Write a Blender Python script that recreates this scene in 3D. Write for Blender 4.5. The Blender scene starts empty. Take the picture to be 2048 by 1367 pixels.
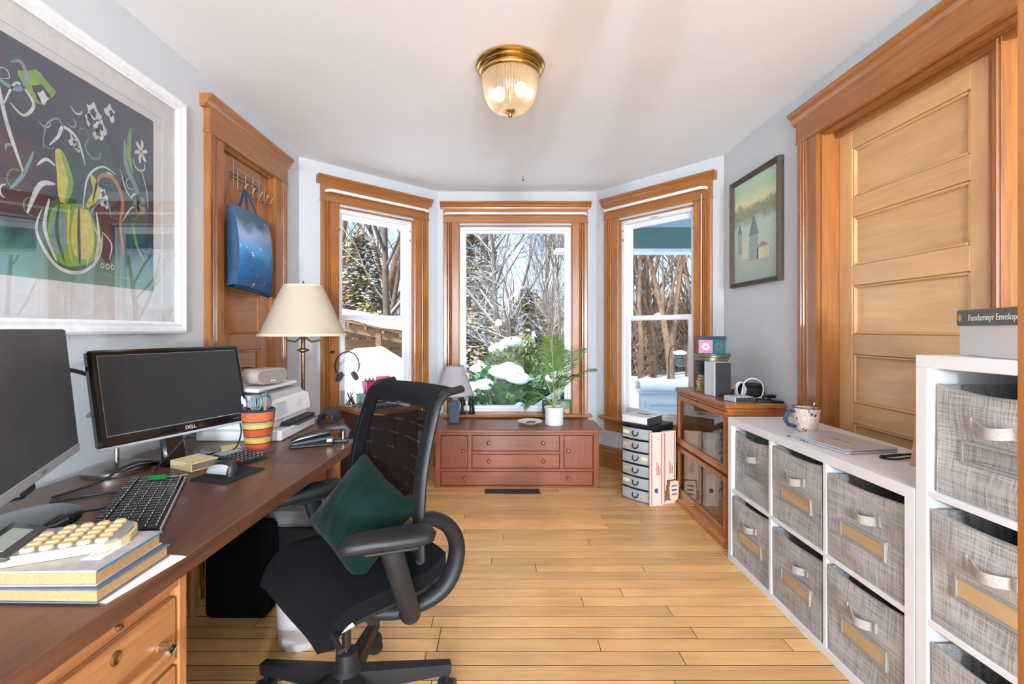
import bpy, bmesh, math, random
from mathutils import Vector, Matrix, Euler
R = math.radians
PI = math.pi
scene = bpy.context.scene
C = scene.collection
random.seed(7)

# ------------------------------------------------------------------ camera, world, lights, exposure
cam_d = bpy.data.cameras.new('camera'); cam = bpy.data.objects.new('camera', cam_d); C.objects.link(cam)
cam.location = (0, 0, 1.24); cam.rotation_euler = (R(90), 0, 0)
cam_d.sensor_width = 36.0; cam_d.lens = 920 / 2048 * 36.0
cam_d.shift_x = 21 / 2048; cam_d.shift_y = -25.5 / 2048
cam_d.clip_start = 0.02; cam_d.clip_end = 300
scene.camera = cam

world = bpy.data.worlds.new('sky'); scene.world = world; world.use_nodes = True
wn = world.node_tree; wn.nodes.clear()
wo = wn.nodes.new('ShaderNodeOutputWorld'); wb = wn.nodes.new('ShaderNodeBackground')
wc = wn.nodes.new('ShaderNodeTexCoord'); ws = wn.nodes.new('ShaderNodeSeparateXYZ'); wr = wn.nodes.new('ShaderNodeValToRGB')
wn.links.new(wc.outputs['Generated'], ws.inputs[0]); wn.links.new(ws.outputs['Z'], wr.inputs[0])
wr.color_ramp.elements[0].position = 0.0; wr.color_ramp.elements[0].color = (0.62, 0.80, 1.0, 1)
wr.color_ramp.elements[1].position = 0.7; wr.color_ramp.elements[1].color = (0.42, 0.65, 1.0, 1)
wn.links.new(wr.outputs[0], wb.inputs[0]); wb.inputs[1].default_value = 0.85
wn.links.new(wb.outputs[0], wo.inputs[0])

def area_light(name, loc, rot, sx, sy, power, col):
    d = bpy.data.lights.new(name, 'AREA'); d.shape = 'RECTANGLE'; d.size = sx; d.size_y = sy
    d.energy = power; d.color = col
    o = bpy.data.objects.new(name, d); C.objects.link(o); o.location = loc; o.rotation_euler = rot
    return o
# two lamps in the room behind the camera: the middle window mirrors them as two warm spots at eye level
def globe(name, loc, r, power, col):
    d = bpy.data.lights.new(name, 'POINT'); d.energy = power; d.color = col; d.shadow_soft_size = r
    o = bpy.data.objects.new(name, d); C.objects.link(o); o.location = loc; return o
globe('lamp_behind_left_offscreen', (-.083, -4.2, 1.42), .09, 410, (.76, .89, 1.0))
globe('lamp_behind_right_offscreen', (.877, -4.2, 1.07), .09, 410, (.76, .89, 1.0))
sun_d = bpy.data.lights.new('sun', 'SUN'); sun_d.energy = 5.5; sun_d.angle = R(12); sun_d.color = (1, .95, .88)
sun = bpy.data.objects.new('sun_offscreen', sun_d); C.objects.link(sun); sun.rotation_euler = Vector((.536, .544, -.643)).to_track_quat('-Z', 'Y').to_euler()

scene.view_settings.view_transform = 'Standard'; scene.view_settings.look = 'None'
scene.view_settings.gamma = 1.0; scene.view_settings.use_curve_mapping = False
scene.view_settings.exposure = 0.88
scene.cycles.use_denoising = True
scene.cycles.max_bounces = 10; scene.cycles.transparent_max_bounces = 16
scene.cycles.sample_clamp_indirect = 6.0

# ------------------------------------------------------------------ mesh builder
class MB:
    def __init__(s): s.v = []; s.f = []
    def add(s, vs, fs, M=None):
        n = len(s.v)
        if M is not None: vs = [M @ Vector(p) for p in vs]
        s.v += [tuple(p) for p in vs]; s.f += [tuple(i + n for i in f) for f in fs]
        return s
    def box(s, cx, cy, cz, sx, sy, sz, b=0.0, rx=0, ry=0, rz=0):
        hx, hy, hz = sx / 2, sy / 2, sz / 2
        M = Matrix.Translation((cx, cy, cz)) @ Euler((R(rx), R(ry), R(rz))).to_matrix().to_4x4()
        b = min(b, hx * .95, hy * .95, hz * .95)
        sg = [(x, y, z) for x in (-1, 1) for y in (-1, 1) for z in (-1, 1)]
        if b <= 0:
            return s.add([(x * hx, y * hy, z * hz) for x, y, z in sg],
                         [(0, 1, 3, 2), (4, 6, 7, 5), (0, 4, 5, 1), (2, 3, 7, 6), (0, 2, 6, 4), (1, 5, 7, 3)], M)
        vs = []; ix = {}
        for c in sg:
            for a in range(3):
                p = [c[k] * ((hx, hy, hz)[k] - (0 if k == a else b)) for k in range(3)]
                ix[c, a] = len(vs); vs.append(p)
        fs = []
        for a in range(3):
            o1, o2 = [(1, 2), (0, 2), (0, 1)][a]
            for sgn in (-1, 1):
                q = []
                for u, w in ((-1, -1), (1, -1), (1, 1), (-1, 1)):
                    c = [0, 0, 0]; c[a] = sgn; c[o1] = u; c[o2] = w; q.append(ix[tuple(c), a])
                fs.append(q)
            for u in (-1, 1):
                for w in (-1, 1):
                    c0 = [0, 0, 0]; c0[o1] = u; c0[o2] = w; c1 = list(c0); c0[a] = -1; c1[a] = 1
                    c0 = tuple(c0); c1 = tuple(c1)
                    fs.append((ix[c0, o1], ix[c1, o1], ix[c1, o2], ix[c0, o2]))
        for c in sg: fs.append((ix[c, 0], ix[c, 1], ix[c, 2]))
        return s.add(vs, fs, M)
    def bx(s, x0, x1, y0, y1, z0, z1, b=0.0):
        return s.box((x0 + x1) / 2, (y0 + y1) / 2, (z0 + z1) / 2, abs(x1 - x0), abs(y1 - y0), abs(z1 - z0), b)
    def tube(s, pts, r, n=8, closed=False, flat=1.0, up=None, cap=True):
        pts = [Vector(p) for p in pts]; m = len(pts)
        rs = r if isinstance(r, (list, tuple)) else [r] * m
        vs = []; fs = []; prev = None
        for i, p in enumerate(pts):
            a = pts[(i - 1) % m] if (closed or i > 0) else p
            c = pts[(i + 1) % m] if (closed or i < m - 1) else p
            t = (c - a)
            t = t.normalized() if t.length > 1e-9 else Vector((0, 0, 1))
            if prev is None:
                u = Vector(up) if up else (Vector((0, 0, 1)) if abs(t.z) < .9 else Vector((1, 0, 0)))
            else: u = prev
            u = (u - t * u.dot(t))
            u = u.normalized() if u.length > 1e-6 else t.orthogonal().normalized()
            prev = u; w = t.cross(u)
            for k in range(n):
                an = 2 * PI * k / n
                vs.append(p + (u * math.cos(an) * flat + w * math.sin(an)) * rs[i])
        for i in range(m if closed else m - 1):
            j = (i + 1) % m
            for k in range(n):
                fs.append((i * n + k, i * n + (k + 1) % n, j * n + (k + 1) % n, j * n + k))
        if not closed and cap:
            fs.append(tuple(range(n))[::-1]); fs.append(tuple((m - 1) * n + k for k in range(n)))
        return s.add(vs, fs)
    def cyl(s, x, y, z0, z1, r0, r1=None, n=24):
        return s.tube([(x, y, z0), (x, y, z1)], [r0, r0 if r1 is None else r1], n)
    def lathe(s, prof, n=32, x=0, y=0, M=None, wave=None):
        vs = []; fs = []; m = len(prof)
        for (r, z) in prof:
            for k in range(n):
                an = 2 * PI * k / n; rr = r * (wave(k) if wave else 1)
                vs.append((x + rr * math.cos(an), y + rr * math.sin(an), z))
        for i in range(m - 1):
            for k in range(n):
                fs.append((i * n + k, i * n + (k + 1) % n, (i + 1) * n + (k + 1) % n, (i + 1) * n + k))
        if prof[0][0] > 1e-5: fs.append(tuple(range(n))[::-1])
        if prof[-1][0] > 1e-5: fs.append(tuple((m - 1) * n + k for k in range(n)))
        return s.add(vs, fs, M)
    def shell(s, prof, n=32, x=0, y=0, M=None, wave=None):      # lathe without caps
        k0 = len(s.f); s.lathe(prof, n, x, y, M, wave)
        s.f = s.f[:k0] + [f for f in s.f[k0:] if len(f) == 4]; return s
    def prism(s, poly, h0, h1, M=None):
        n = len(poly)
        vs = [(p[0], p[1], h0) for p in poly] + [(p[0], p[1], h1) for p in poly]
        fs = [tuple(range(n))[::-1], tuple(range(n, 2 * n))] + [(i, (i + 1) % n, n + (i + 1) % n, n + i) for i in range(n)]
        return s.add(vs, fs, M)
    def sweep_x(s, prof, x0, x1):      # profile given as (y, z) points, run along x
        M = Matrix(((0, 0, 1, 0), (1, 0, 0, 0), (0, 1, 0, 0), (0, 0, 0, 1)))
        return s.prism(prof, x0, x1, M)
    def sweep_z(s, prof, z0, z1): return s.prism(prof, z0, z1)   # profile (x, y)
    def sweep_y(s, prof, y0, y1):      # profile (x, z)
        M = Matrix(((1, 0, 0, 0), (0, 0, 1, 0), (0, 1, 0, 0), (0, 0, 0, 1)))
        return s.prism(prof, y0, y1, M)
    def grid(s, fn, nu, nv, thick=0.0):
        P = [[Vector(fn(i / nu, j / nv)) for j in range(nv + 1)] for i in range(nu + 1)]
        idx = lambda i, j: i * (nv + 1) + j
        vs = [P[i][j] for i in range(nu + 1) for j in range(nv + 1)]
        fs = [(idx(i, j), idx(i + 1, j), idx(i + 1, j + 1), idx(i, j + 1)) for i in range(nu) for j in range(nv)]
        if thick:
            N = len(vs); back = []
            for i in range(nu + 1):
                for j in range(nv + 1):
                    du = P[min(i + 1, nu)][j] - P[max(i - 1, 0)][j]; dv = P[i][min(j + 1, nv)] - P[i][max(j - 1, 0)]
                    nn = du.cross(dv); nn = nn.normalized() if nn.length > 1e-12 else Vector((0, 0, 1))
                    back.append(P[i][j] - nn * thick)
            vs += back
            fs += [tuple(k + N for k in f)[::-1] for f in fs[:nu * nv]]
            loop = [idx(i, 0) for i in range(nu)] + [idx(nu, j) for j in range(nv)] + [idx(i, nv) for i in range(nu, 0, -1)] + [idx(0, j) for j in range(nv, 0, -1)]
            for a in range(len(loop)):
                p, q = loop[a], loop[(a + 1) % len(loop)]; fs.append((q, p, p + N, q + N))
        return s.add(vs, fs)
    def ball(s, x, y, z, rx, ry=None, rz=None, n=14, m=8):
        ry = rx if ry is None else ry; rz = rx if rz is None else rz
        prof = [(math.sin(PI * i / m), -math.cos(PI * i / m)) for i in range(m + 1)]
        prof[0] = (0.0001, -1); prof[-1] = (0.0001, 1)
        return s.lathe(prof, n, M=Matrix.Translation((x, y, z)) @ Matrix.Diagonal((rx, ry, rz, 1)))
    def xf(s, M):
        s.v = [tuple(M @ Vector(p)) for p in s.v]; return s
    def rot(s, ang, axis, piv=(0, 0, 0)):
        return s.xf(Matrix.Translation(piv) @ Matrix.Rotation(R(ang), 4, axis) @ Matrix.Translation(-Vector(piv)))
    def move(s, x, y, z): return s.xf(Matrix.Translation((x, y, z)))
    def build(s, name, m=None, parent=None, smooth=None, fix=True):
        me = bpy.data.meshes.new(name); me.from_pydata(s.v, [], s.f)
        if fix:
            bm = bmesh.new(); bm.from_mesh(me); bmesh.ops.recalc_face_normals(bm, faces=bm.faces); bm.to_mesh(me); bm.free()
        if smooth is not None:
            me.polygons.foreach_set('use_smooth', [True] * len(me.polygons))
            if smooth < 179: me.set_sharp_from_angle(angle=R(smooth))
        if m: me.materials.append(MAT[m] if isinstance(m, str) else m)
        o = bpy.data.objects.new(name, me); C.objects.link(o)
        if parent: o.parent = parent
        return o

def tag(o, label=None, cat=None, group=None, kind=None):
    if label: o['label'] = label
    if cat: o['category'] = cat
    if group: o['group'] = group
    if kind: o['kind'] = kind
    return o
def thing(name, label, cat, loc=(0, 0, 0), rotz=0, group=None, kind=None):
    o = bpy.data.objects.new(name, None); C.objects.link(o); o.empty_display_size = .05
    o.location = loc; o.rotation_euler = (0, 0, R(rotz))
    return tag(o, label, cat, group, kind)
def dup(o, parent=None):
    c = o.copy(); C.objects.link(c); c.parent = parent
    for ch in [k for k in bpy.data.objects if k.parent == o]: dup(ch, c)
    return c
def put(o, loc, rotz=0, label=None):
    o.location = loc; o.rotation_euler = (0, 0, R(rotz))
    if label: o['label'] = label
    return o
def text_mesh(txt, size, M=None, depth=0.0004):
    cu = bpy.data.curves.new('t', 'FONT'); cu.body = txt; cu.size = size; cu.extrude = depth
    cu.align_x = 'CENTER'; cu.align_y = 'CENTER'
    ob = bpy.data.objects.new('t', cu); C.objects.link(ob)
    me = bpy.data.meshes.new_from_object(ob.evaluated_get(bpy.context.evaluated_depsgraph_get()))
    b = MB(); b.add([v.co.copy() for v in me.vertices], [tuple(p.vertices) for p in me.polygons], M)
    bpy.data.objects.remove(ob); bpy.data.meshes.remove(me); bpy.data.curves.remove(cu)
    return b
def smudge(w, h, n, M=None, seed=1):
    # a worn maker's mark whose letters cannot be read: a row of short uneven strokes
    rr = random.Random(seed); b = MB()
    for k in range(n):
        q = w / n; b.box(-w / 2 + (k + .5) * q, rr.uniform(-.1, .1) * h, 0, q * rr.uniform(.35, .75), h * rr.uniform(.5, 1), .0005, 0, 0, 0, rr.uniform(-25, 25))
    return b.xf(M) if M else b
FRONT = Matrix.Rotation(R(90), 4, 'X')       # text in xy-plane -> standing, read from -y

# ------------------------------------------------------------------ materials
MAT = {}
def lin(c):
    if max(c) > 1.0: c = [k / 255 for k in c]
    return tuple((k / 12.92 if k <= .04045 else ((k + .055) / 1.055) ** 2.4) for k in c[:3]) + (1,)
def base(name):
    m = bpy.data.materials.new(name); m.use_nodes = True; MAT[name] = m
    t = m.node_tree; return m, t, t.nodes['Principled BSDF']
def nd(t, typ, **kw):
    n = t.nodes.new('ShaderNode' + typ)
    for k, v in kw.items(): setattr(n, k, v)
    return n
def mix(t, a, b, fac, mode='MIX'):
    n = nd(t, 'Mix', data_type='RGBA', blend_type=mode)
    for sock, val in ((0, fac), (6, a), (7, b)):
        if isinstance(val, (int, float, tuple)): n.inputs[sock].default_value = val
        else: t.links.new(val, n.inputs[sock])
    return n.outputs[2]
def ramp(t, fac, stops):
    n = nd(t, 'ValToRGB'); e = n.color_ramp.elements
    while len(e) < len(stops): e.new(.5)
    for k, (p, c) in enumerate(stops): e[k].position = p; e[k].color = c if len(c) == 4 else tuple(c) + (1,)
    t.links.new(fac, n.inputs[0]); return n.outputs[0]
def coords(t, scale=(1, 1, 1), rnd=True, kind='Object'):
    tc = nd(t, 'TexCoord'); mp = nd(t, 'Mapping'); mp.inputs['Scale'].default_value = scale
    t.links.new(tc.outputs[kind], mp.inputs['Vector'])
    if rnd:
        oi = nd(t, 'ObjectInfo'); mu = nd(t, 'Math', operation='MULTIPLY'); mu.inputs[1].default_value = 37.0
        t.links.new(oi.outputs['Random'], mu.inputs[0]); cb = nd(t, 'CombineXYZ')
        for k in range(3): t.links.new(mu.outputs[0], cb.inputs[k])
        t.links.new(cb.outputs[0], mp.inputs['Location'])
    return mp.outputs[0]
def noise(t, vec, scale, detail=4, rough=.55, dist=0):
    n = nd(t, 'TexNoise'); n.inputs['Scale'].default_value = scale; n.inputs['Detail'].default_value = detail
    n.inputs['Roughness'].default_value = rough; n.inputs['Distortion'].default_value = dist
    if vec is not None: t.links.new(vec, n.inputs['Vector'])
    return n.outputs['Fac']
def bump(t, p, h, strength=.2, dist=.002):
    b = nd(t, 'Bump'); b.inputs['Strength'].default_value = strength; b.inputs['Distance'].default_value = dist
    t.links.new(h, b.inputs['Height']); t.links.new(b.outputs[0], p.inputs['Normal'])
def plain(name, col, rough=.5, metal=0, var=.06, scale=30, bmp=0, coat=0, spec=.5, emit=None, es=0, alpha=1, trans=0, sheen=0, ior=1.45):
    m, t, p = base(name); c = lin(col)
    v = coords(t); f = noise(t, v, scale, 3)
    dk = tuple(k * (1 - var) for k in c[:3]) + (1,); lt = tuple(min(1, k * (1 + var)) for k in c[:3]) + (1,)
    t.links.new(ramp(t, f, [(.3, dk), (.7, lt)]), p.inputs['Base Color'])
    p.inputs['Roughness'].default_value = rough; p.inputs['Metallic'].default_value = metal
    p.inputs['Coat Weight'].default_value = coat; p.inputs['Coat Roughness'].default_value = .12
    p.inputs['Specular IOR Level'].default_value = spec; p.inputs['Alpha'].default_value = alpha
    p.inputs['Transmission Weight'].default_value = trans; p.inputs['IOR'].default_value = ior
    p.inputs['Sheen Weight'].default_value = sheen
    if emit: p.inputs['Emission Color'].default_value = lin(emit); p.inputs['Emission Strength'].default_value = es
    if bmp: bump(t, p, noise(t, v, scale * 4, 3), bmp)
    return m
def wood(name, c1, c2, axis='z', rough=.35, coat=.3, grain=1.0, fig=.35, rnd=.12, bmp=.08):
    m, t, p = base(name); k = 'xyz'.index(axis)
    sc = [26.0 * grain] * 3; sc[k] = 1.6 * grain; v = coords(t, tuple(sc))
    sf = [5.0 * grain] * 3; sf[k] = 1.3 * grain; v2 = coords(t, tuple(sf))
    g = noise(t, v, 2.2, 6, .62, .6); f2 = noise(t, v2, 1.6, 3, .5, 1.2)
    a, b = lin(c1), lin(c2)
    col = ramp(t, g, [(.28, b), (.62, a)])
    col2 = ramp(t, f2, [(.35, tuple(x * .72 for x in a[:3])), (.65, tuple(min(1, x * 1.12) for x in a[:3]))])
    col = mix(t, col, col2, fig)
    oi = nd(t, 'ObjectInfo'); hv = nd(t, 'HueSaturation'); mr = nd(t, 'MapRange')
    mr.inputs['To Min'].default_value = 1 - rnd; mr.inputs['To Max'].default_value = 1 + rnd
    t.links.new(oi.outputs['Random'], mr.inputs[0]); t.links.new(mr.outputs[0], hv.inputs['Value']); t.links.new(col, hv.inputs['Color'])
    t.links.new(hv.outputs[0], p.inputs['Base Color'])
    p.inputs['Roughness'].default_value = rough; p.inputs['Coat Weight'].default_value = coat; p.inputs['Coat Roughness'].default_value = .15
    bump(t, p, g, bmp, .001)
    return m
def thin_glass(name, tint=(1, 1, 1), gloss=1.0, ior=1.5, rough=0.0):
    m, t, p = base(name); t.nodes.remove(p); out = t.nodes['Material Output']
    tr = nd(t, 'BsdfTransparent'); tr.inputs[0].default_value = tint + (1,)
    gl = nd(t, 'BsdfGlossy'); gl.inputs['Roughness'].default_value = rough
    g = nd(t, 'NewGeometry'); dt = nd(t, 'VectorMath', operation='DOT_PRODUCT'); t.links.new(g.outputs['Normal'], dt.inputs[0]); t.links.new(g.outputs['Incoming'], dt.inputs[1])
    f0 = ((ior - 1) / (ior + 1)) ** 2; x = dt.outputs['Value']
    for op, v1 in (('ABSOLUTE', None), ('SUBTRACT', 1.0), ('POWER', 5.0), ('MULTIPLY_ADD', 1 - f0), ('MULTIPLY', gloss)):      # Schlick reflectance, same from both sides
        q = nd(t, 'Math', operation=op)
        if op == 'SUBTRACT': q.inputs[0].default_value = 1.0; t.links.new(x, q.inputs[1])
        else:
            t.links.new(x, q.inputs[0])
            if v1 is not None: q.inputs[1].default_value = v1
            if op == 'MULTIPLY_ADD': q.inputs[2].default_value = f0
        x = q.outputs[0]
    q.use_clamp = True
    ms = nd(t, 'MixShader'); t.links.new(x, ms.inputs[0])
    t.links.new(tr.outputs[0], ms.inputs[1]); t.links.new(gl.outputs[0], ms.inputs[2]); t.links.new(ms.outputs[0], out.inputs[0])
    return m

plain('wall_paint', (202, 205, 208), .75, var=.015, scale=4, bmp=.03)
plain('ceiling_paint', (244, 247, 250), .8, var=.012, scale=3, bmp=.02)
for ax in 'xyz':
    wood('trim_' + ax, (168, 106, 52), (120, 70, 32), ax, .3, .4)
    wood('door_' + ax, (220, 174, 120), (198, 146, 94), ax, .3, .5, .6, .5, .05)
    wood('dresser_' + ax, (134, 63, 18), (96, 40, 9), ax, .42, .2, .8)
    wood('case_' + ax, (178, 108, 52), (136, 76, 34), ax, .32, .4)
    wood('walnut_' + ax, (100, 64, 46), (60, 37, 27), ax, .36, .1, 1.2, .2, .04)
    wood('oak_' + ax, (178, 120, 74), (146, 90, 50), ax, .42, .15, 1.3, .2, .05)
wood('plank', (234, 182, 118), (210, 148, 86), 'x', .36, .2, .8, .5, .19, .05)
wood('redwood', (96, 40, 24), (64, 24, 14), 'y', .4, .2)
plain('vinyl', (236, 237, 240), .35, var=.01)
plain('white_lam', (234, 234, 236), .35, var=.012)
plain('white_metal', (232, 230, 226), .4, var=.02)
plain('black_plastic', (30, 30, 32), .42, var=.1)
plain('black_gloss', (14, 14, 16), .1, var=.1, coat=.5)
plain('dark_grey', (60, 62, 66), .5, var=.08)
plain('mid_grey', (128, 130, 134), .5, var=.05)
plain('light_grey', (188, 190, 194), .45, var=.04)
plain('white_plastic', (232, 231, 230), .35, var=.015)
plain('chrome', (205, 205, 205), .14, 1, var=.03)
plain('nickel', (168, 164, 158), .25, 1, var=.05)
plain('brass', (196, 156, 88), .2, 1, var=.08)
plain('old_brass', (128, 100, 62), .38, .8, var=.15)
plain('silver', (200, 202, 206), .36, .35, var=.02)
plain('paper', (238, 235, 230), .8, var=.02)
plain('page_edge', (172, 130, 88), .85, var=.12, scale=200)
plain('cream', (232, 214, 170), .55, var=.05)
plain('kraft', (196, 160, 122), .85, var=.05, scale=60)
thin_glass('glass', (.99, .995, .99), .22)
thin_glass('case_glass', (.93, .97, .96), 1.6)
thin_glass('picture_glass', (1, 1, 1), 2.4)
thin_glass('clear_plastic', (.95, .965, .97), 1.2, 1.45, .1)
# ------------------------------------------------------------------ room shell
CEIL = 2.504; XL, XR = -1.484, 1.616
A = Vector((XL, 3.37)); B = Vector((-.588, 4.228)); D = Vector((.873, 4.228)); E = Vector((XR, 3.34))
TH = .16
def struct(o): o['kind'] = 'structure'; return o

HX = 2.45
# floor of single maple boards running across the room
sub = struct(MB().prism([(XL - .02, -.63), (HX + .1, -.63), (HX + .1, .40), (XR + .12, .45), (XR + .12, 3.36), (D.x + .02, D.y + .03), (B.x - .02, B.y + .03), (XL - .02, 3.39)], -.06, -.0010).build('floor', plain('joint_dirt', (26, 17, 10), .95, spec=.1)))
def x_limits(y):
    if y < .34: return XL, HX
    l = XL if y < A.y else XL + (y - A.y) * (B.x - A.x) / (B.y - A.y)
    r = XR if y < E.y else XR + (y - E.y) * (D.x - E.x) / (D.y - E.y)
    return l, r
rp = random.Random(3); y = -.62; BW = .0725
while y < 4.22:
    l0, r0 = x_limits(y); l1, r1 = x_limits(min(y + BW, 4.228)); l, r = min(l0, l1), max(r0, r1)
    x = l - rp.uniform(0, 1.1)
    while x < r:
        x2 = x + rp.uniform(.55, 2.1)
        if r - x2 < .25: x2 = r + .01
        a, b = max(x, l), min(x2, r)
        if b - a > .02:
            o = MB().box(0, 0, 0, b - a - .0030, BW - .0042, .006, .0003).build('plank', 'plank', sub)
            o.location = ((a + b) / 2, y + BW / 2, -.0030 + rp.uniform(-.0003, .0001))
        x = x2
    y += BW

struct(MB().prism([(XL - .2, -5.4), (HX + .2, -5.4), (HX + .2, .6), (XR + .4, .7), (XR + .4, 3.3), (XR + .12, 3.6), (D.x + .1, D.y + .18), (B.x - .1, B.y + .18), (XL - .12, 3.6), (XL - .2, 3.3)], CEIL, CEIL + .14).build('ceiling', 'ceiling_paint'))
nail = tag(MB().cyl(.178, 3.8, CEIL - .03, CEIL + .005, .003, n=8).lathe([(.012, CEIL - .0335), (.012, CEIL - .03)], 12, .178, 3.8).build('ceiling_screw', 'nickel'),
           'small metal screw sticking out of the white ceiling', 'screw')

def frame(name, o2, d2):
    """Empty for a stretch of wall: local x runs along it, local -y faces the room."""
    e = bpy.data.objects.new(name, None); C.objects.link(e); e.location = (o2[0], o2[1], 0)
    e.rotation_euler = (0, 0, math.atan2(d2[1], d2[0])); e['kind'] = 'structure'; return e
def wall(name, o2, p2, hole=None, ext=(0, 0), th=TH):
    o2, p2 = Vector(o2), Vector(p2); d = (p2 - o2); L = d.length; d = d / L
    b = MB(); u0, u1 = -ext[0], L + ext[1]
    if hole:
        a, c, z0, z1 = hole
        b.bx(u0, a, 0, th, 0, CEIL).bx(c, u1, 0, th, 0, CEIL).bx(a, c, 0, th, z1, CEIL)
        if z0 > 0: b.bx(a, c, 0, th, 0, z0)
    else: b.bx(u0, u1, 0, th, 0, CEIL)
    o = b.build(name, 'wall_paint'); o.location = (o2.x, o2.y, 0); o.rotation_euler = (0, 0, math.atan2(d.y, d.x))
    o['kind'] = 'structure'; return o
LB = (B - A).length; RB = (E - D).length; BB = (D - B).length
WZ0, WZ1 = .47, 2.195
wl_u = (.29, .99); wr_u = (RB - .915, RB - .215); wb_u = (.193, 1.2405)
wall('wall_left', (XL, .34), A, hole=(2.43 - .34, 2.99 - .34, 0, 2.22), ext=(.02, .0))
wall('wall_bay_left', A, B, hole=wl_u + (WZ0, WZ1), ext=(.06, .06))
wall('wall_back', B, D, hole=wb_u + (WZ0, WZ1), ext=(.06, .06))
wall('wall_bay_right', D, E, hole=wr_u + (WZ0, WZ1), ext=(.06, .06))
RD0, RD1 = .70, 2.33        # double doorway in the right wall
wall('wall_right', E, (XR, .34), hole=(E.y - RD1, E.y - RD0, 0, 2.235), ext=(0, .02))
# wall with the wide cased opening in which the camera stands
OPX = .3995
struct(MB().bx(OPX + .02, OPX + .14, .22, .34, 0, CEIL).bx(XL - .1, -1.28, .22, .34, 0, CEIL).build('wall_front', 'wall_paint'))
# adjoining room
HX, HY = 2.45, -5.2
struct(MB().bx(XL - .16, XL, HY - .1, .30, 0, CEIL).build('wall_hall_left', 'wall_paint'))
struct(MB().bx(HX, HX + .16, HY - .1, .44, 0, CEIL).build('wall_hall_right', 'wall_paint'))
struct(MB().bx(XR, HX + .16, .34, .50, 0, CEIL).build('wall_hall_side', 'wall_paint'))
struct(MB().bx(XL - .16, HX + .16, HY - .16, HY, 0, CEIL).build('wall_hall_back', 'wall_paint'))
struct(MB().bx(XL - .02, HX + .1, HY - .05, -.63, -.06, .0).build('floor_hall', 'oak_x'))
CAS = [(0, .004), (0, -.016), (.006, -.020), (.066, -.020), (.070, -.011), (.076, -.020), (.083, -.024), (.088, -.012), (.094, -.026), (.102, -.027), (.107, -.014), (.113, -.028), (.136, -.031), (.142, -.026), (.142, .004)]
def casing(par, u, z0, z1, side):   # side -1: runs left of u, +1: right of u
    return MB().sweep_z([(u + side * p[0], p[1]) for p in CAS], z0, z1).build('casing', 'trim_z', par, 25)
CROWN = [(.004, 0), (-.026, 0), (-.028, .012), (-.034, .018), (-.040, .034), (-.056, .046), (-.060, .052), (-.060, .062), (.004, .062)]
def header(par, u0, u1, z0, z1):
    MB().bx(u0, u1, -.030, .004, z0, z1 - .06, .002).build('header_board', 'trim_x', par)
    MB().sweep_x([(p[0], z1 - .062 + p[1]) for p in CROWN], u0 - .03, u1 + .03).build('crown_molding', 'trim_x', par, 30)
    MB().bx(u0 - .004, u1 + .004, -.034, .004, z0 - .004, z0 + .008, .003).build('header_bead', 'trim_x', par)
def bars(b, u0, u1, z0, z1, w, y0, y1, bev=.004, wb=None, wt=None):
    wb = wb or w; wt = wt or w
    return b.bx(u0, u0 + w, y0, y1, z0, z1, bev).bx(u1 - w, u1, y0, y1, z0, z1, bev).bx(u0 + w - .001, u1 - w + .001, y0, y1, z0, z0 + wb, bev).bx(u0 + w - .001, u1 - w + .001, y0, y1, z1 - wt, z1, bev)
def window(n, o2, d2, uu, double):
    w = frame('window_%d' % n, o2, d2); u0, u1 = uu; z0, z1 = WZ0, WZ1
    casing(w, u0 + .008, z0 - .01, z1 + .03, -1); casing(w, u1 - .008, z0 - .01, z1 + .03, 1)
    header(w, u0 - .136, u1 + .136, z1 + .02, 2.402)
    MB().bx(u0 - .17, u1 + .17, -.072, .03, z0 - .028, z0, .007).build('window_stool', 'trim_x', w)
    MB().sweep_x([(.004, z0 - .13), (-.014, z0 - .13), (-.022, z0 - .115), (-.018, z0 - .10), (-.022, z0 - .028), (.004, z0 - .028)], u0 - .14, u1 + .14).build('apron', 'trim_x', w, 30)
    # wooden jamb lining then white vinyl unit
    bars(MB(), u0, u1, z0, z1, .012, .0, TH, .001).build('jamb', 'trim_z', w)
    bars(MB(), u0 + .010, u1 - .010, z0 + .004, z1 - .008, .030, .026, .12, .003).build('vinyl_frame', 'vinyl', w)
    if double:
        zm = 1.335
        s = bars(MB(), u0 + .036, u1 - .036, zm - .02, z1 - .034, .042, .078, .108, .004, wb=.034).build('upper_sash', 'vinyl', w)
        MB().bx(u0 + .07, u1 - .07, .091, .095, zm, z1 - .07).build('glass_pane', 'glass', s)
        s = bars(MB(), u0 + .036, u1 - .036, z0 + .03, zm + .022, .046, .040, .072, .004, wt=.040, wb=.06).build('lower_sash', 'vinyl', w)
        MB().bx(u0 + .075, u1 - .075, .054, .058, z0 + .08, zm - .01).build('glass_pane', 'glass', s)
        um = (u0 + u1) / 2
        MB().box(um, .05, zm + .028, .06, .022, .012, .004).box(um + .01, .046, zm + .038, .035, .010, .010, .003).build('sash_lock', 'vinyl', w)
        for q in (u0 + .028, u1 - .028): MB().box(q, .024, 2.02, .008, .006, .022, .002).box(q, .024, 2.10, .008, .006, .012, .002).build('sash_clip', 'dark_grey', w)
    else:
        s = bars(MB(), u0 + .036, u1 - .036, z0 + .03, z1 - .034, .030, .05, .085, .004).build('sash', 'vinyl', w)
        MB().bx(u0 + .06, u1 - .06, .066, .070, z0 + .055, z1 - .06).build('glass_pane', 'glass', s)
    return w
w1 = window(1, A, (B - A), wl_u, True)
w2 = window(2, B, (1, 0), wb_u, False)
w3 = window(3, D, (E - D), wr_u, True)
smudge(.075, .014, 9, Matrix.Translation(((wr_u[0] + wr_u[1]) / 2 - .02, .025, 2.166)) @ FRONT).build('maker_mark', 'mid_grey', w3)

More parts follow.
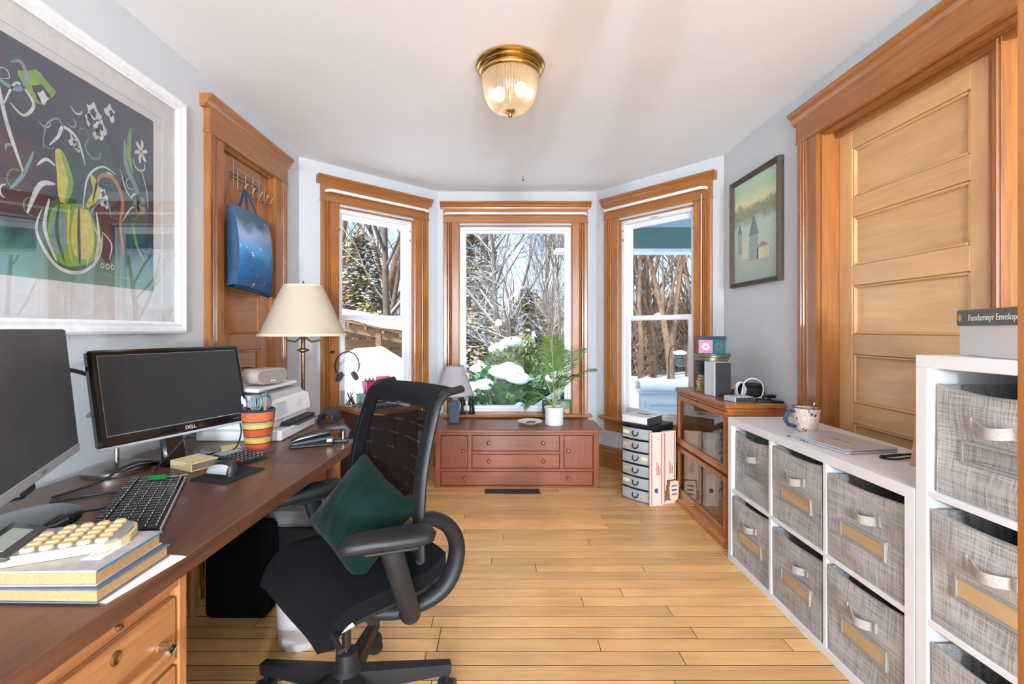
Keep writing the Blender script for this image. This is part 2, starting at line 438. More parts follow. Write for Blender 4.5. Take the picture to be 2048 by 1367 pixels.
def rod(o2, d2, u0, u1, label):
    d = Vector(d2).normalized(); t = thing('curtain_rod', label, 'curtain rod', (o2[0], o2[1], 0), math.degrees(math.atan2(d.y, d.x)), 'white curtain rods on window headers')
    z = 2.286
    pts = [(u0, -.030, z)] + [(u0 + .03 * (1 - math.cos(a)), -.030 - .045 * math.sin(a), z) for a in (R(30), R(60), R(90))]
    pts += [(u1 - .03 * (1 - math.cos(a)), -.030 - .045 * math.sin(a), z) for a in (R(90), R(60), R(30))] + [(u1, -.030, z)]
    MB().tube(pts, .0125, 8, flat=1.0, up=(0, 0, 1)).build('bar', 'white_metal', t, 60)
    for u in (u0, u1): MB().box(u, -.033, z, .012, .008, .034, .003).cyl(u, -.036, z - .02, z - .014, .004, n=8).build('bracket', 'nickel', t)
rod(A, B - A, wl_u[0] - .10, wl_u[1] + .11, 'white curved curtain rod above the window beside the panelled closet door')
rod(B, (1, 0), wb_u[0] - .12, wb_u[1] + .12, 'white curtain rod above the wide middle window')
rod(D, E - D, wr_u[0] - .12, wr_u[1] + .10, 'white curtain rod above the window beside the landscape painting')
MB().tube([(wr_u[1] + .062, -.032, 2.25), (wr_u[1] + .060, -.034, 1.2), (wr_u[1] + .062, -.032, .62)], .0032, 6).build('blind_cord', 'white_metal', w3)

# baseboards
BASE = [(.004, 0), (-.020, 0), (-.020, .15), (-.012, .165), (-.016, .172), (-.010, .188), (-.004, .195), (.004, .195)]
def baseboard(name, o2, p2, a=0, c=0):
    o2, p2 = Vector(o2), Vector(p2); d = p2 - o2
    o = MB().sweep_x(BASE, a, d.length - c).build(name, 'trim_x', None, 30)
    o.location = (o2.x, o2.y, 0); o.rotation_euler = (0, 0, math.atan2(d.y, d.x)); o['kind'] = 'structure'
baseboard('baseboard_bay_left', A, B); baseboard('baseboard_back', B, D); baseboard('baseboard_bay_right', D, E)
baseboard('baseboard_left', (XL, .36), A, 0, A.y - 2.30); baseboard('baseboard_left_far', (XL, 3.14), A)
baseboard('baseboard_right', E, (XR, .36), 0, E.y - 2.49 + .0)

# closet door in the left wall
d1 = frame('door_1', (XL, 2.43), (0, 1)); DW = .56
casing(d1, .004, 0, 2.235, -1); casing(d1, DW - .004, 0, 2.235, 1); header(d1, -.14, DW + .14, 2.225, 2.402)
bars(MB(), 0, DW, -.02, 2.222, .014, .0, TH, .001).build('jamb', 'trim_z', d1)
def panel_door(par, u0, u1, z0, z1, y, pans, stile, mat):
    g = MB(); th = .036
    g.bx(u0, u0 + stile, y, y + th, z0, z1, .002).bx(u1 - stile, u1, y, y + th, z0, z1, .002).build('stile', mat + '_z', par)
    zs = [z1] + [z for p in pans for z in p] + [z0]
    for i in range(0, len(zs), 2):
        MB().bx(u0 + stile, u1 - stile, y, y + th, zs[i + 1], zs[i], .002).build('rail', mat + '_x', par)
    for (t, b) in pans:
        p = MB().bx(u0 + stile - .003, u1 - stile + .003, y + .016, y + .026, b - .003, t + .003).build('panel', mat + '_x', par)
        bars(MB(), u0 + stile, u1 - stile, b, t, .014, y + .003, y + .020, .005).build('panel_molding', mat + '_x', p)
PANS = [(2.113 - .331 * k, 1.877 - .331 * k) for k in range(6)]
panel_door(d1, .016, DW - .016, .008, 2.205, .022, PANS, .10, 'trim')
MB().lathe([(.02, 0), (.024, .004), (.010, .010), (.010, .03), (.026, .042), (.024, .058), (.006, .064)], 20, M=Matrix.Translation((.066, .022, 1.0)) @ Matrix.Rotation(R(90), 4, 'X')).build('door_knob', 'old_brass', d1, 40)

# double sliding doors in the right wall
d2 = frame('door_2', (XR, RD1), (0, -1)); W2 = RD1 - RD0
casing(d2, .0, 0, 2.25, -1); casing(d2, W2, 0, 2.25, 1); header(d2, -.15, W2 + .15, 2.235, 2.402)
bars(MB(), 0, W2, -.02, 2.237, .012, .0, TH, .001).build('jamb', 'trim_z', d2)
MB().bx(.012, W2 - .012, .060, .084, 2.200, 2.226, .004).sweep_x([(.0, 2.232), (-.004, 2.224), (.010, 2.214), (.016, 2.224), (.03, 2.218), (.03, 2.232)], .012, W2 - .012).build('head_stop', 'trim_x', d2)
panel_door(d2, .013, .745, .008, 2.222, .085, PANS, .085, 'door')
panel_door(d2, .80, W2 - .013, .008, 2.222, .085, PANS, .085, 'door')
MB().sweep_z([(.735, .085), (.737, .070), (.747, .066), (.752, .072), (.757, .060), (.775, .056), (.782, .064), (.788, .058), (.798, .066), (.806, .072), (.808, .085)], .008, 2.222).build('astragal', 'trim_z', d2, 25)

# casing of the opening where the camera stands
t3 = frame('trim_1', (OPX, .34), (-1, 0))
MB().sweep_z([(-p[0], p[1]) for p in CAS], 0, CEIL).build('casing', 'trim_z', t3, 25)
MB().bx(-.02, 0, -.002, .122, 0, CEIL, .002).build('jamb', 'trim_z', t3)
t3.location = (OPX, .34, 0); t3.rotation_euler = (0, 0, PI)

# ------------------------------------------------------------------ ceiling lamp
plain('bulb', (255, 240, 215), .5, emit=(255, 224, 178), es=9)
m, t, p = base('ribbed_glass'); t.nodes.remove(p)
tl = nd(t, 'BsdfTranslucent'); tl.inputs[0].default_value = (.62, .59, .54, 1); tr = nd(t, 'BsdfTransparent'); tr.inputs[0].default_value = (.86, .82, .76, 1)
gl = nd(t, 'BsdfGlossy'); gl.inputs['Roughness'].default_value = .12
a1 = nd(t, 'MixShader'); a1.inputs[0].default_value = .45; a2 = nd(t, 'MixShader'); a2.inputs[0].default_value = .2
t.links.new(tl.outputs[0], a1.inputs[1]); t.links.new(tr.outputs[0], a1.inputs[2]); t.links.new(a1.outputs[0], a2.inputs[1]); t.links.new(gl.outputs[0], a2.inputs[2])
t.links.new(a2.outputs[0], t.nodes['Material Output'].inputs[0])
cl = thing('ceiling_lamp', 'flush brass ceiling lamp with a ribbed glass bowl', 'ceiling lamp', (.042, 2.2, CEIL))
MB().lathe([(.150, 0), (.163, -.004), (.165, -.014), (.158, -.022), (.152, -.024), (.154, -.034), (.146, -.042), (.140, -.044), (.142, -.054), (.136, -.062), (.128, -.064), (.128, -.05), (.10, -.03)], 56).build('canopy', 'brass', cl, 50)
prof = [(.131 * math.cos(a) ** .55 if a < 1.5 else .012, -.06 - .165 * math.sin(a)) for a in [R(k) for k in (0, 8, 16, 25, 35, 45, 55, 64, 72, 79, 85)]]
MB().shell(prof, 180, wave=lambda k: 1 + (.03 if k % 3 == 0 else -.015)).build('glass_bowl', 'ribbed_glass', cl, 14)
MB().lathe([(.012, -.214), (.022, -.222), (.022, -.226), (.010, -.232), (.012, -.240), (.008, -.250), (.002, -.256)], 20).build('finial', 'brass', cl, 40)
for s in (-1, 1): MB().ball(s * .05, -.02 * s, -.13, .026, .026, .036).build('light_bulb', 'bulb', cl, 180)
MB().cyl(0, 0, -.215, -.02, .004, n=8).build('stem', 'brass', cl)
# ------------------------------------------------------------------ outdoors
plain('snow', (244, 247, 252), .8, var=.02, scale=3, bmp=.1)
def snowy(name, c1, c2, thr, scale=6, rough=.85, amt=1.0, nz=.35):
    """bark or leaf colour with settled snow on the upper faces"""
    m, t, p = base(name); v = coords(t, kind='Object')
    col = ramp(t, noise(t, v, scale, 4), [(.3, lin(c1)), (.7, lin(c2))])
    g = nd(t, 'NewGeometry'); sp = nd(t, 'SeparateXYZ'); t.links.new(g.outputs['Normal'], sp.inputs[0])
    ad = nd(t, 'Math', operation='MULTIPLY_ADD'); ad.inputs[1].default_value = nz
    t.links.new(noise(t, v, 1.7, 3), ad.inputs[0]); t.links.new(sp.outputs['Z'], ad.inputs[2])
    mr = nd(t, 'MapRange'); mr.inputs[1].default_value = thr; mr.inputs[2].default_value = thr + .12; mr.inputs[4].default_value = amt
    t.links.new(ad.outputs[0], mr.inputs[0])
    t.links.new(mix(t, col, lin((242, 246, 252)), mr.outputs[0]), p.inputs['Base Color']); p.inputs['Roughness'].default_value = rough
snowy('bark', (116, 100, 88), (78, 66, 58), .52)
snowy('bark_tan', (138, 112, 88), (96, 76, 62), .80)
snowy('needle', (112, 132, 70), (74, 98, 54), 1.22, 2, nz=.7)
snowy('needle_olive', (164, 140, 84), (112, 102, 58), 1.22, 2, nz=.7)
snowy('shrub_leaf', (66, 120, 68), (38, 84, 50), 1.2, 3, nz=.6)
snowy('brush', (168, 142, 116), (120, 98, 80), 1.22, 2, nz=.7)
GZ = -.55
def gh(x, y):
    z = GZ + .05 * math.sin(x * 1.1 + 2) * math.sin(y * .9) + .02 * math.sin(x * 3.1) + .0
    z += 1.52 * math.exp(-(((x + 2.2) / 1.0) ** 2 + ((y - 7.6) / 1.1) ** 2) ** 1.6)       # ploughed snow bank
    if y > 24: z += (y - 24) * .05
    return z
def ground():
    b = MB(); xs = [-40 + 80 * (i / 110) for i in range(111)]
    b.grid(lambda u, v: ((-40 + 80 * u), 3.2 + 52 * v * v, 0), 200, 150)
    b.v = [(x, y, gh(x, y) if not (y < 5.0 and abs(x) < 2) else GZ) for x, y, z in b.v]
    o = b.build('snow_ground', 'snow', None, 180); o['kind'] = 'structure'; return o
ground()
# ground under the house side
def tree_mesh(seed, h, r, forks=3, spread=.5, twig=3, up=.25, lean=(0, 0), f0=.35, trunk=.55):
    rr = random.Random(seed); b = MB()
    def grow(p, d, L, rad, depth):
        n = 4 if depth < 2 else 3; pts = [p]; rs = [rad]; d = d.copy()
        for i in range(n):
            j = .10 + .07 * depth
            d = (d + Vector((rr.uniform(-j, j), rr.uniform(-j, j), rr.uniform(-j, j) + up * .12 * (depth > 0)))).normalized()
            pts.append(pts[-1] + d * L / n); rs.append(max(.004, rad * (1 - .55 * (i + 1) / n)))
        b.tube(pts, rs, 6 if depth == 0 else (5 if depth == 1 else 4 if depth == 2 else 3), cap=False)
        if depth >= twig: return
        k = forks + (2 if depth == 0 else 1 if depth == 1 else 0)
        for q in range(k):
            f = rr.uniform(f0 if depth == 0 else .25, 1.0); i = min(n - 1, int(f * n)); w = f * n - i
            o = pts[i].lerp(pts[i + 1], w); az = rr.uniform(0, 2 * PI)
            s = Vector((math.cos(az), math.sin(az), rr.uniform(-.1, .5)))
            grow(o, (d * (1 - spread) + s * spread).normalized(), L * rr.uniform(.45, .68), max(.005, rs[i] * rr.uniform(.45, .62)), depth + 1)
        grow(pts[-1], d, L * .55, rs[-1], depth + 1)
    grow(Vector((0, 0, -.1)), Vector((lean[0], lean[1], 1)).normalized(), h * trunk, r, 0)
    return b
def leafy(seed, n, shape, size, droop=.3, flat=.5):
    """n small pointed sprays filling the volume given by shape(rand) -> (point, outward)"""
    rr = random.Random(seed); b = MB()
    for _ in range(n):
        p, o = shape(rr); s = size * rr.uniform(.6, 1.4)
        d = (o + Vector((rr.uniform(-.6, .6), rr.uniform(-.6, .6), rr.uniform(-.5, .3) - droop))).normalized()
        w = d.cross(Vector((rr.uniform(-.3, .3), rr.uniform(-.3, .3), 1))).normalized() * s * .38
        q = p + d * s
        k = len(b.v); b.v += [tuple(p), tuple(p + d * s * .5 + w), tuple(q), tuple(p + d * s * .5 - w)]
        b.f.append((k, k + 1, k + 2, k + 3))
    return b
def cone_shape(h, r):
    def f(rr):
        z = h * (1 - rr.random() ** .62) * .97 + .1; a = rr.uniform(0, 2 * PI)
        lay = .72 + .2 * math.sin(z * 5.3 + a * 2) + .22 * math.sin(3 * a + z * 2.1) + .12 * math.sin(7 * a - 3 * z)
        q = r * (1 - (z / (h + .3)) ** 1.6) * (rr.random() ** .4)
        return Vector((q * lay * math.cos(a), q * lay * math.sin(a), z + .18 * math.sin(4 * a))), Vector((math.cos(a), math.sin(a), .15))
    return f
def dome_shape(rx, ry, h, shell=.5):
    def f(rr):
        a = rr.uniform(0, 2 * PI); e = math.asin(rr.random()); k = rr.random() ** shell
        o = Vector((math.cos(a) * math.cos(e), math.sin(a) * math.cos(e), math.sin(e)))
        lump = 1 + .16 * math.sin(5 * a + 3 * e) * math.cos(4 * e + a)
        return Vector((o.x * rx * k * lump, o.y * ry * k * lump, .12 + o.z * h * k * lump)), o
    return f
def bare_tree(seed, h, r, mat, **kw):
    t = thing('bare_tree', 'x', 'tree', group='bare trees in the snowy woods')
    tree_mesh(seed, h, r, **kw).build('branches', mat, t, 180, fix=False); return t
def evergreen(seed, h, r, mat, n=5200, size=.17):
    t = thing('evergreen_tree', 'x', 'tree', group='snowy evergreens')
    leafy(seed, n, cone_shape(h, r), size).build('foliage', mat, t, None, fix=False)
    MB().tube([(0, 0, -.1), (0.02, 0, h * .55), (0, 0, h * .97)], [.09, .05, .01], 6).build('trunk', 'bark', t); return t
def shrub(seed, rx, ry, h, mat, n=3800, size=.085, snow=6):
    t = thing('evergreen_shrub', 'x', 'shrub', group='green shrubs outside the middle window')
    leafy(seed, n, dome_shape(rx, ry, h), size, .0).build('foliage', mat, t, None, fix=False)
    rr = random.Random(seed); b = MB()
    for k in range(9):
        a = rr.uniform(0, 2 * PI); b.tube([(0, 0, -.05), (.25 * rx * math.cos(a), .25 * ry * math.sin(a), h * .4), (.6 * rx * math.cos(a), .6 * ry * math.sin(a), h * .85)], [.02, .014, .005], 5)
    b.build('stems', 'bark', t)
    for k in range(snow):
        a = rr.uniform(0, 2 * PI); q = rr.uniform(.2, .8); s = rr.uniform(.12, .2)
        c = Vector((q * rx * math.cos(a), q * ry * math.sin(a), .12 + h * math.sqrt(1 - q * q * .9)))
        sb = MB(); sb.ball(0, 0, 0, s, s * .85, s * .55, 12, 8)
        sb.v = [(x * (1 + .2 * math.sin(9 * y + k)) + c.x, y * (1 + .2 * math.sin(8 * x + k)) + c.y, z * (1 + .2 * math.sin(11 * x)) + c.z + .02) for x, y, z in sb.v]
        sb.build('snow_clump', 'snow', t, 180)
    return t
rw0 = random.Random(77)
# named trees close to the windows
put(bare_tree(11, 9.0, .095, 'bark', forks=5, spread=.50, twig=4, f0=.12, trunk=.42), (-.08, 11.0, GZ), 0, 'forked bare tree with snowy limbs straight outside the middle window')
put(bare_tree(23, 10.5, .13, 'bark', forks=4, spread=.44, twig=4, f0=.2), (-2.95, 11.8, GZ), 40, 'tall bare tree rising behind the snow bank and woodshed')
put(bare_tree(31, 9.8, .09, 'bark', forks=4, spread=.45, twig=4, f0=.2), (-3.35, 12.6, GZ), 130, 'slimmer bare tree beside the tall one behind the woodshed')
put(evergreen(5, 5.4, 1.5, 'needle_olive', 8000, .15), (-.95, 12.4, GZ), 0, 'olive green evergreen laden with snow beside the forked bare tree')
put(evergreen(6, 3.0, 1.0, 'needle_olive', 5000), (.75, 13.2, GZ), 60, 'short dark evergreen with snow behind the forked bare tree')
put(evergreen(8, 4.6, 1.5, 'needle_olive', 8000, .15), (-4.1, 13.2, GZ), 20, 'broad snowy evergreen behind the woodshed')
put(shrub(41, .75, .6, 1.15, 'shrub_leaf', 4600, snow=7), (.02, 6.0, GZ), 0, 'leafy green shrub topped with snow clumps under the middle window')
put(shrub(42, .7, .6, 1.05, 'shrub_leaf', 4200, snow=6), (.85, 6.35, GZ), 50, 'green shrub with snow beside the white stair rail')
put(shrub(43, .8, .6, 1.0, 'shrub_leaf', 4200, snow=8), (-.85, 6.7, GZ), 90, 'snow-buried green shrub behind the grey table lamp')
put(shrub(44, .9, .7, 1.45, 'needle', 4600, snow=8), (.3, 8.3, GZ), 10, 'larger shrub with yellow-green needles behind the leafy shrubs')
sap = bare_tree(61, 5.2, .035, 'bark', forks=4, spread=.34, twig=3, f0=.1, up=.6)
for i, (x, y) in enumerate([(1.25, 9.6), (1.6, 10.4), (1.05, 11.0), (1.95, 11.6), (1.45, 12.6), (2.3, 10.9)]):
    o = sap if i == 0 else dup(sap)
    put(o, (x, y, GZ), 67 * i, 'slender bare sapling in the thicket right of the forked tree'.replace('right of', 'beside')); o['group'] = 'thin saplings beside the forked tree'; o.scale = (1, 1, rw0.uniform(.85, 1.2))
# the woods: copies of three bare trees
protos = [bare_tree(101, 10, .12, 'bark_tan', forks=3, spread=.40, twig=3), bare_tree(102, 9, .10, 'bark', forks=3, spread=.42, twig=3), bare_tree(103, 11, .17, 'bark_tan', forks=2, spread=.36, twig=3)]
def thicket(seed):
    t = thing('brush_thicket', 'x', 'bush', group='twiggy brush among the woods'); rr = random.Random(seed); b = MB()
    for k in range(5200):
        a = rr.uniform(0, 2 * PI); q = 1.9 * rr.random() ** .5; z = 3.4 * rr.random() ** 1.2 * (1 - (q / 2.1) ** 2 * .6)
        p = Vector((q * math.cos(a), q * math.sin(a), z)); d = Vector((rr.uniform(-.6, .6), rr.uniform(-.6, .6), rr.uniform(.1, 1.1))).normalized(); L = rr.uniform(.25, .6)
        w = d.cross(Vector((rr.uniform(-1, 1), rr.uniform(-1, 1), .2))).normalized() * rr.uniform(.008, .022)
        n = len(b.v); b.v += [tuple(p - w), tuple(p + w), tuple(p + d * L + w * .3), tuple(p + d * L - w * .3)]; b.f.append((n, n + 1, n + 2, n + 3))
    b.build('twigs', 'brush', t, None, fix=False)
    for k in range(7): a = rr.uniform(0, 2 * PI); MB().tube([(.4 * math.cos(a), .4 * math.sin(a), -.05), (.9 * math.cos(a), .9 * math.sin(a), 2.6)], [.03, .01], 5).build('stem', 'bark', t)
    return t
ever2 = thicket(51)
spots = [(4.9, 16.2), (5.35, 18.0), (6.05, 16.4), (6.5, 17.7), (5.7, 19.2), (4.7, 17.6), (5.6, 17.0), (6.3, 18.4), (7.1, 17.4), (5.0, 19.6), (7.9, 19.0), (6.0, 21.0), (8.7, 20.6), (4.5, 22.5), (7.0, 23.4), (9.6, 22.6), (2.2, 16.0), (3.0, 18.0), (1.6, 19.5), (3.6, 21.5),
         (-1.0, 17.5), (-2.4, 19.0), (-4.4, 17.4), (-5.6, 16.0), (-6.4, 19.5), (-3.6, 22.0), (.4, 22.6), (10.4, 25.0), (8.0, 26.0), (5.6, 25.4), (12.0, 19.0), (14.5, 16.0), (13.0, 12.5), (-9.0, 16.0), (-11.0, 12.0), (-3.9, 14.4), (-.6, 15.0)]
rw = random.Random(9)
for i, (x, y) in enumerate(spots):
    o = protos[i] if i < 3 else dup(protos[i % 3])
    s = rw.uniform(.85, 1.15); put(o, (x, y, gh(x, y)), rw.uniform(0, 360), 'bare snow-dusted tree standing in the woods beyond the yard'); o.scale = (s, s, s)
for i, (x, y) in enumerate([(5.0, 18.9), (6.6, 20.2), (8.2, 20.8), (3.0, 20.2), (4.2, 20.6), (7.4, 22.4), (5.9, 23.4), (-2.0, 21.5), (-5.0, 20.5), (1.0, 24.5), (10.6, 21.0), (-.8, 25.0), (5.6, 27.5), (8.0, 29.0), (3.2, 28.0), (11.5, 27.0)]):
    o = ever2 if i == 0 else dup(ever2)
    s = rw.uniform(.8, 1.2); put(o, (x, y, gh(x, y)), rw.uniform(0, 360), 'brown twiggy thicket dusted with snow among the bare woods'); o.scale = (s, s, s)
struct(MB().grid(lambda u, v: (-70 + 140 * u, 58 + 6 * v, -.5 + v * (3.2 + 1.3 * math.sin(u * 9) + .6 * math.sin(u * 31))), 60, 4).build('far_hills', plain('hill', (128, 134, 142), .9, var=.15, scale=.6), None, 180))

# woodshed on the left
sh = thing('woodshed', 'open wooden woodshed with a sloping snow-covered roof', 'shed', (-2.9, 9.6, GZ), 8)
wood('rough_wood', (150, 118, 88), (106, 78, 56), 'x', .8, 0); wood('rough_wood_y', (140, 108, 80), (96, 70, 50), 'y', .8, 0)
rs = 2.15
rf = lambda x: 2.15 - .22 * (x + 1.2)
MB().add([(-1.3, -.75, rf(-1.3)), (1.3, -.75, rf(1.3)), (1.3, 1.0, rf(1.3) + .1), (-1.3, 1.0, rf(-1.3) + .1), (-1.3, -.75, rf(-1.3) + .05), (1.3, -.75, rf(1.3) + .05), (1.3, 1.0, rf(1.3) + .15), (-1.3, 1.0, rf(-1.3) + .15)],
         [(0, 1, 2, 3), (4, 5, 6, 7), (0, 1, 5, 4), (1, 2, 6, 5), (2, 3, 7, 6), (3, 0, 4, 7)]).build('roof', 'rough_wood', sh)
sn = MB().grid(lambda u, v: (-1.33 + 2.66 * u, -.79 + 1.82 * v, rf(-1.33 + 2.66 * u) + .05 + .1 * v + .10 * (1 - (2 * v - 1) ** 8) * (1 - (2 * u - 1) ** 12) + .015 * math.sin(17 * u)), 40, 12, -.03)
sn.build('roof_snow', 'snow', sh, 180)
for x in (-1.2, -.4, .4, 1.2): MB().bx(x - .05, x + .05, -.66, -.56, -.1, rf(x) + .01).build('post', 'rough_wood_y', sh)
for x in [-1.15 + .33 * k for k in range(8)]: MB().box(x, .1, rf(x) - .03, .05, 1.7, .09).build('rafter', 'rough_wood_y', sh)
MB().box(0, -.61, rf(0) - .10, 2.62, .06, .16, 0, 0, math.degrees(math.atan(.22))).build('beam', 'rough_wood', sh)
for k in range(9): MB().bx(-1.2, 1.2, .84, .88, .05 + .22 * k, .25 + .22 * k, .004).build('wall_board', 'rough_wood', sh)
rl = random.Random(4)
for k in range(34):
    x = -1.05 + .15 * (k % 15) + .07 * (k // 15); z = .06 + .13 * (k // 15)
    MB().tube([(x, -.35, z), (x, .45, z + .01)], rl.uniform(.05, .07), 8).build('firewood_log', 'rough_wood_y', sh)

# porch beyond the right-hand window
plain('porch_teal', (98, 130, 124), .6, var=.04, scale=3); plain('porch_ceiling', (176, 200, 208), .6, var=.04); plain('porch_white', (226, 232, 234), .55, var=.03)
po = thing('porch', 'covered porch with a teal beam, pale ceiling boards and panelled half wall', 'porch', (.9, 4.55, 0))
PX1 = 4.2
MB().bx(.95, PX1, -1.0, 1.75, -.14, -.06).build('deck', 'mid_grey', po)
for k in range(14): MB().bx(-.12, PX1, -.05 + .13 * k, .075 + .13 * k, 2.78, 2.80, .004).build('ceiling_board', 'porch_ceiling', po)
MB().bx(.10, PX1, 1.42, 1.62, 2.28, 2.56, .01).build('beam', 'porch_teal', po)
MB().bx(-.2, PX1, 1.40, 1.64, 2.24, 2.285, .006).build('beam_trim', 'porch_white', po)
MB().bx(-.2, PX1, 1.44, 1.60, 2.55, 2.80, .004).build('fascia', 'porch_ceiling', po)
MB().bx(-.3, PX1, -.1, 1.75, 2.80, 2.95, .01).build('roof', 'porch_white', po)
MB().bx(-.36, PX1, -.1, 1.82, 2.95, 3.12, .06).build('roof_snow', 'snow', po)
for x in (3.0,): MB().lathe([(.11, -.1), (.11, .0), (.085, .03), (.085, 2.1), (.11, 2.14), (.11, 2.24)], 20, x, 1.52).build('column', 'porch_white', po, 40)
hw = MB().bx(.92, PX1, 1.46, 1.56, -.12, .40, .004).build('half_wall', 'porch_white', po)
for k in range(5): bars(MB(), .98 + .66 * k, 1.58 + .66 * k, -.02, .30, .05, 1.44, 1.462, .006).build('wall_panel', 'porch_white', po)
MB().bx(.90, PX1, 1.42, 1.60, .40, .44, .006).build('rail_cap', 'porch_white', po)
MB().grid(lambda u, v: (.90 + (PX1 - .9) * u, 1.40 + .22 * v, .44 + .11 * (1 - (2 * v - 1) ** 6) * (1 + .25 * math.sin(23 * u) + .15 * math.sin(51 * u))), 60, 8, -.02).build('rail_snow', 'snow', po, 180)
# stair rail to the yard
sr = thing('stair_rail', 'white sloping stair railing with balusters outside the middle window', 'railing', (.288, 5.12, -.371)); sr.scale = (.9, .9, .9)
ang = 34
MB().box(.32, 0, .97, .95, .07, .06, .006, 0, -ang).box(.32, 0, .55, .95, .05, .05, .004, 0, -ang).build('rail', 'porch_white', sr)
for k in range(6): x = .0 + .13 * k; MB().bx(x - .016, x + .016, -.016, .016, .31 + .674 * x, .76 + .674 * x).build('baluster', 'porch_white', sr)
for x, h in ((-.09, .84), (.74, 1.43)): MB().bx(x - .045, x + .045, -.045, .045, -.36, h, .006).lathe([(.06, h), (.06, h + .02), (.02, h + .05)], 4, x, 0).build('newel_post', 'porch_white', sr)
# iron lantern hook capped with snow
lh = thing('garden_hook', 'black shepherd hook with hanging feeder capped with snow', 'garden hook', (3.35, 9.2, gh(3.35, 9.2)))
MB().tube([(0, 0, 0), (0, 0, 1.3), (.03, 0, 1.45), (.12, 0, 1.52), (.21, 0, 1.45), (.22, 0, 1.36)], .012, 6).build('pole', 'black_plastic', lh, 60)
MB().lathe([(.03, 1.08), (.10, 1.12), (.10, 1.25), (.12, 1.27), (.02, 1.36)], 14, .22, 0).build('feeder', 'dark_grey', lh, 40)
MB().ball(.22, 0, 1.36, .13, .13, .05).build('snow_cap', 'snow', lh, 180)

struct(MB().bx(XL - .19, XL - .165, 2.25, 3.15, 0, 2.45).build('closet_light_block', 'wall_paint'))  # unseen panel added behind the closet door to keep sky light from leaking in
struct(MB().bx(XR + .165, XR + .19, .45, 2.55, 0, 2.45).build('doors_light_block', 'wall_paint'))  # added backing, out of view, that blocks daylight at the double door gaps
# ------------------------------------------------------------------ desk
DT = .75
desk = thing('desk', 'walnut-topped desk with an oak drawer pedestal and round leg', 'desk', (0, 0, 0))
DX0, DX1, DY0, DY1 = -1.405, -.641, .50, 2.055
MB().bx(DX0, DX1, DY0, DY1, DT - .042, DT, .003).build('desktop', 'walnut_y', desk)
PY1 = 1.035; PX = -.668
ped = MB().bx(DX0 + .02, PX - .02, DY0 + .03, PY1 - .02, .06, DT - .043).build('pedestal_body', 'oak_z', desk)
for y0, y1 in ((PY1 - .024, PY1), (DY0 + .02, DY0 + .044)): MB().bx(DX0 + .02, PX, y0, y1, .0, DT - .042, .002).build('pedestal_side', 'oak_z', desk)
MB().bx(PX - .02, PX - .003, DY0 + .044, PY1 - .024, DT - .05, DT - .042).build('apron', 'walnut_y', desk)
wbd = MB().bx(PX - .02, PX + .002, DY0 + .046, PY1 - .028, DT - .073, DT - .052, .003).build('pull_out_board', 'oak_y', desk)
MB().lathe([(.003, 0), (.003, .005), (.006, .008), (.0055, .013), (.001, .015)], 14, M=Matrix.Translation((PX, .85, DT - .062)) @ Matrix.Rotation(R(90), 4, 'Y')).build('knob', 'old_brass', wbd, 40)
for z0, z1 in ((.515, .655), (.365, .505), (.08, .355)):
    dr = MB().bx(PX - .02, PX - .002, DY0 + .048, PY1 - .03, z0, z1, .003).build('drawer', 'oak_y', desk)
    zc = z1 - .080; ym = .872
    MB().tube([(PX - .004, ym - .085, zc), (PX + .026, ym - .08, zc), (PX + .028, ym, zc), (PX + .026, ym + .08, zc), (PX - .004, ym + .085, zc)], .009, 10).build('handle', 'oak_y', dr, 60)
    for q in (-1, 1): MB().tube([(PX - .004, ym + q * .088, zc), (PX + .027, ym + q * .082, zc), (PX + .028, ym + q * .066, zc)], .0105, 10).build('handle_cap', 'chrome', dr, 60)
    if z1 > .6: MB().lathe([(.011, 0), (.011, .003), (.008, .005), (.0075, .002), (.001, .002)], 24, M=Matrix.Translation((PX - .003, .853, .628)) @ Matrix.Rotation(R(90), 4, 'Y') @ Matrix.Diagonal((1.25, 1, 1, 1))).build('lock', 'old_brass', dr, 40)
for (x, y) in ((DX1 - .075, DY1 - .09), (DX0 + .07, DY1 - .09)):
    MB().tube([(x, y, 0), (x, y, DT - .04)], [.016, .03], 20).build('leg', 'oak_z', desk, 40)
MB().bx(DX0 + .02, DX0 + .04, PY1 - .02, DY1 - .06, .38, DT - .042).build('back_panel', 'walnut_y', desk)
MB().bx(DX1 - .25, DX1 - .23, PY1 - .01, DY1 - .1, DT - .10, DT - .042).build('front_rail', 'walnut_y', desk)

_R = Matrix.Rotation(R(-2.3), 4, 'Z'); _p = Vector((DX1, DY1, 0)); desk.location = _p - _R @ _p; desk.rotation_euler = (0, 0, R(-2.3))
# storage case, shredder and waste bin under the desk
tag(MB().bx(-1.27, -1.0, 1.955, 2.07, .001, .40, .02).build('storage_case', plain('case_black', (12, 12, 13), .8, spec=.1)), 'black case standing upright on the floor under the desk end', 'case')
sd = thing('paper_shredder', 'black paper shredder with a grey head beneath the far end of the desk', 'shredder', (-.94, 2.20, 0), 0)
sd.scale = (.72, .9, 1)
MB().add([(-.15, -.11, 0), (.15, -.11, 0), (.15, .11, 0), (-.15, .11, 0), (-.17, -.125, .34), (.17, -.125, .34), (.17, .125, .34), (-.17, .125, .34)], [(0, 1, 2, 3), (4, 5, 6, 7), (0, 1, 5, 4), (1, 2, 6, 5), (2, 3, 7, 6), (3, 0, 4, 7)]).build('basket', 'black_plastic', sd)
MB().box(0, 0, .375, .36, .27, .07, .02).build('head', 'mid_grey', sd); MB().box(-.01, 0, .411, .25, .03, .006, .002).build('slot', 'black_plastic', sd); MB().box(.13, -.08, .412, .04, .03, .006, .002).build('switch', 'black_gloss', sd)
wb_ = thing('waste_bin', 'round white waste bin on the floor under the chair', 'waste bin', (-.80, 1.85, 0))
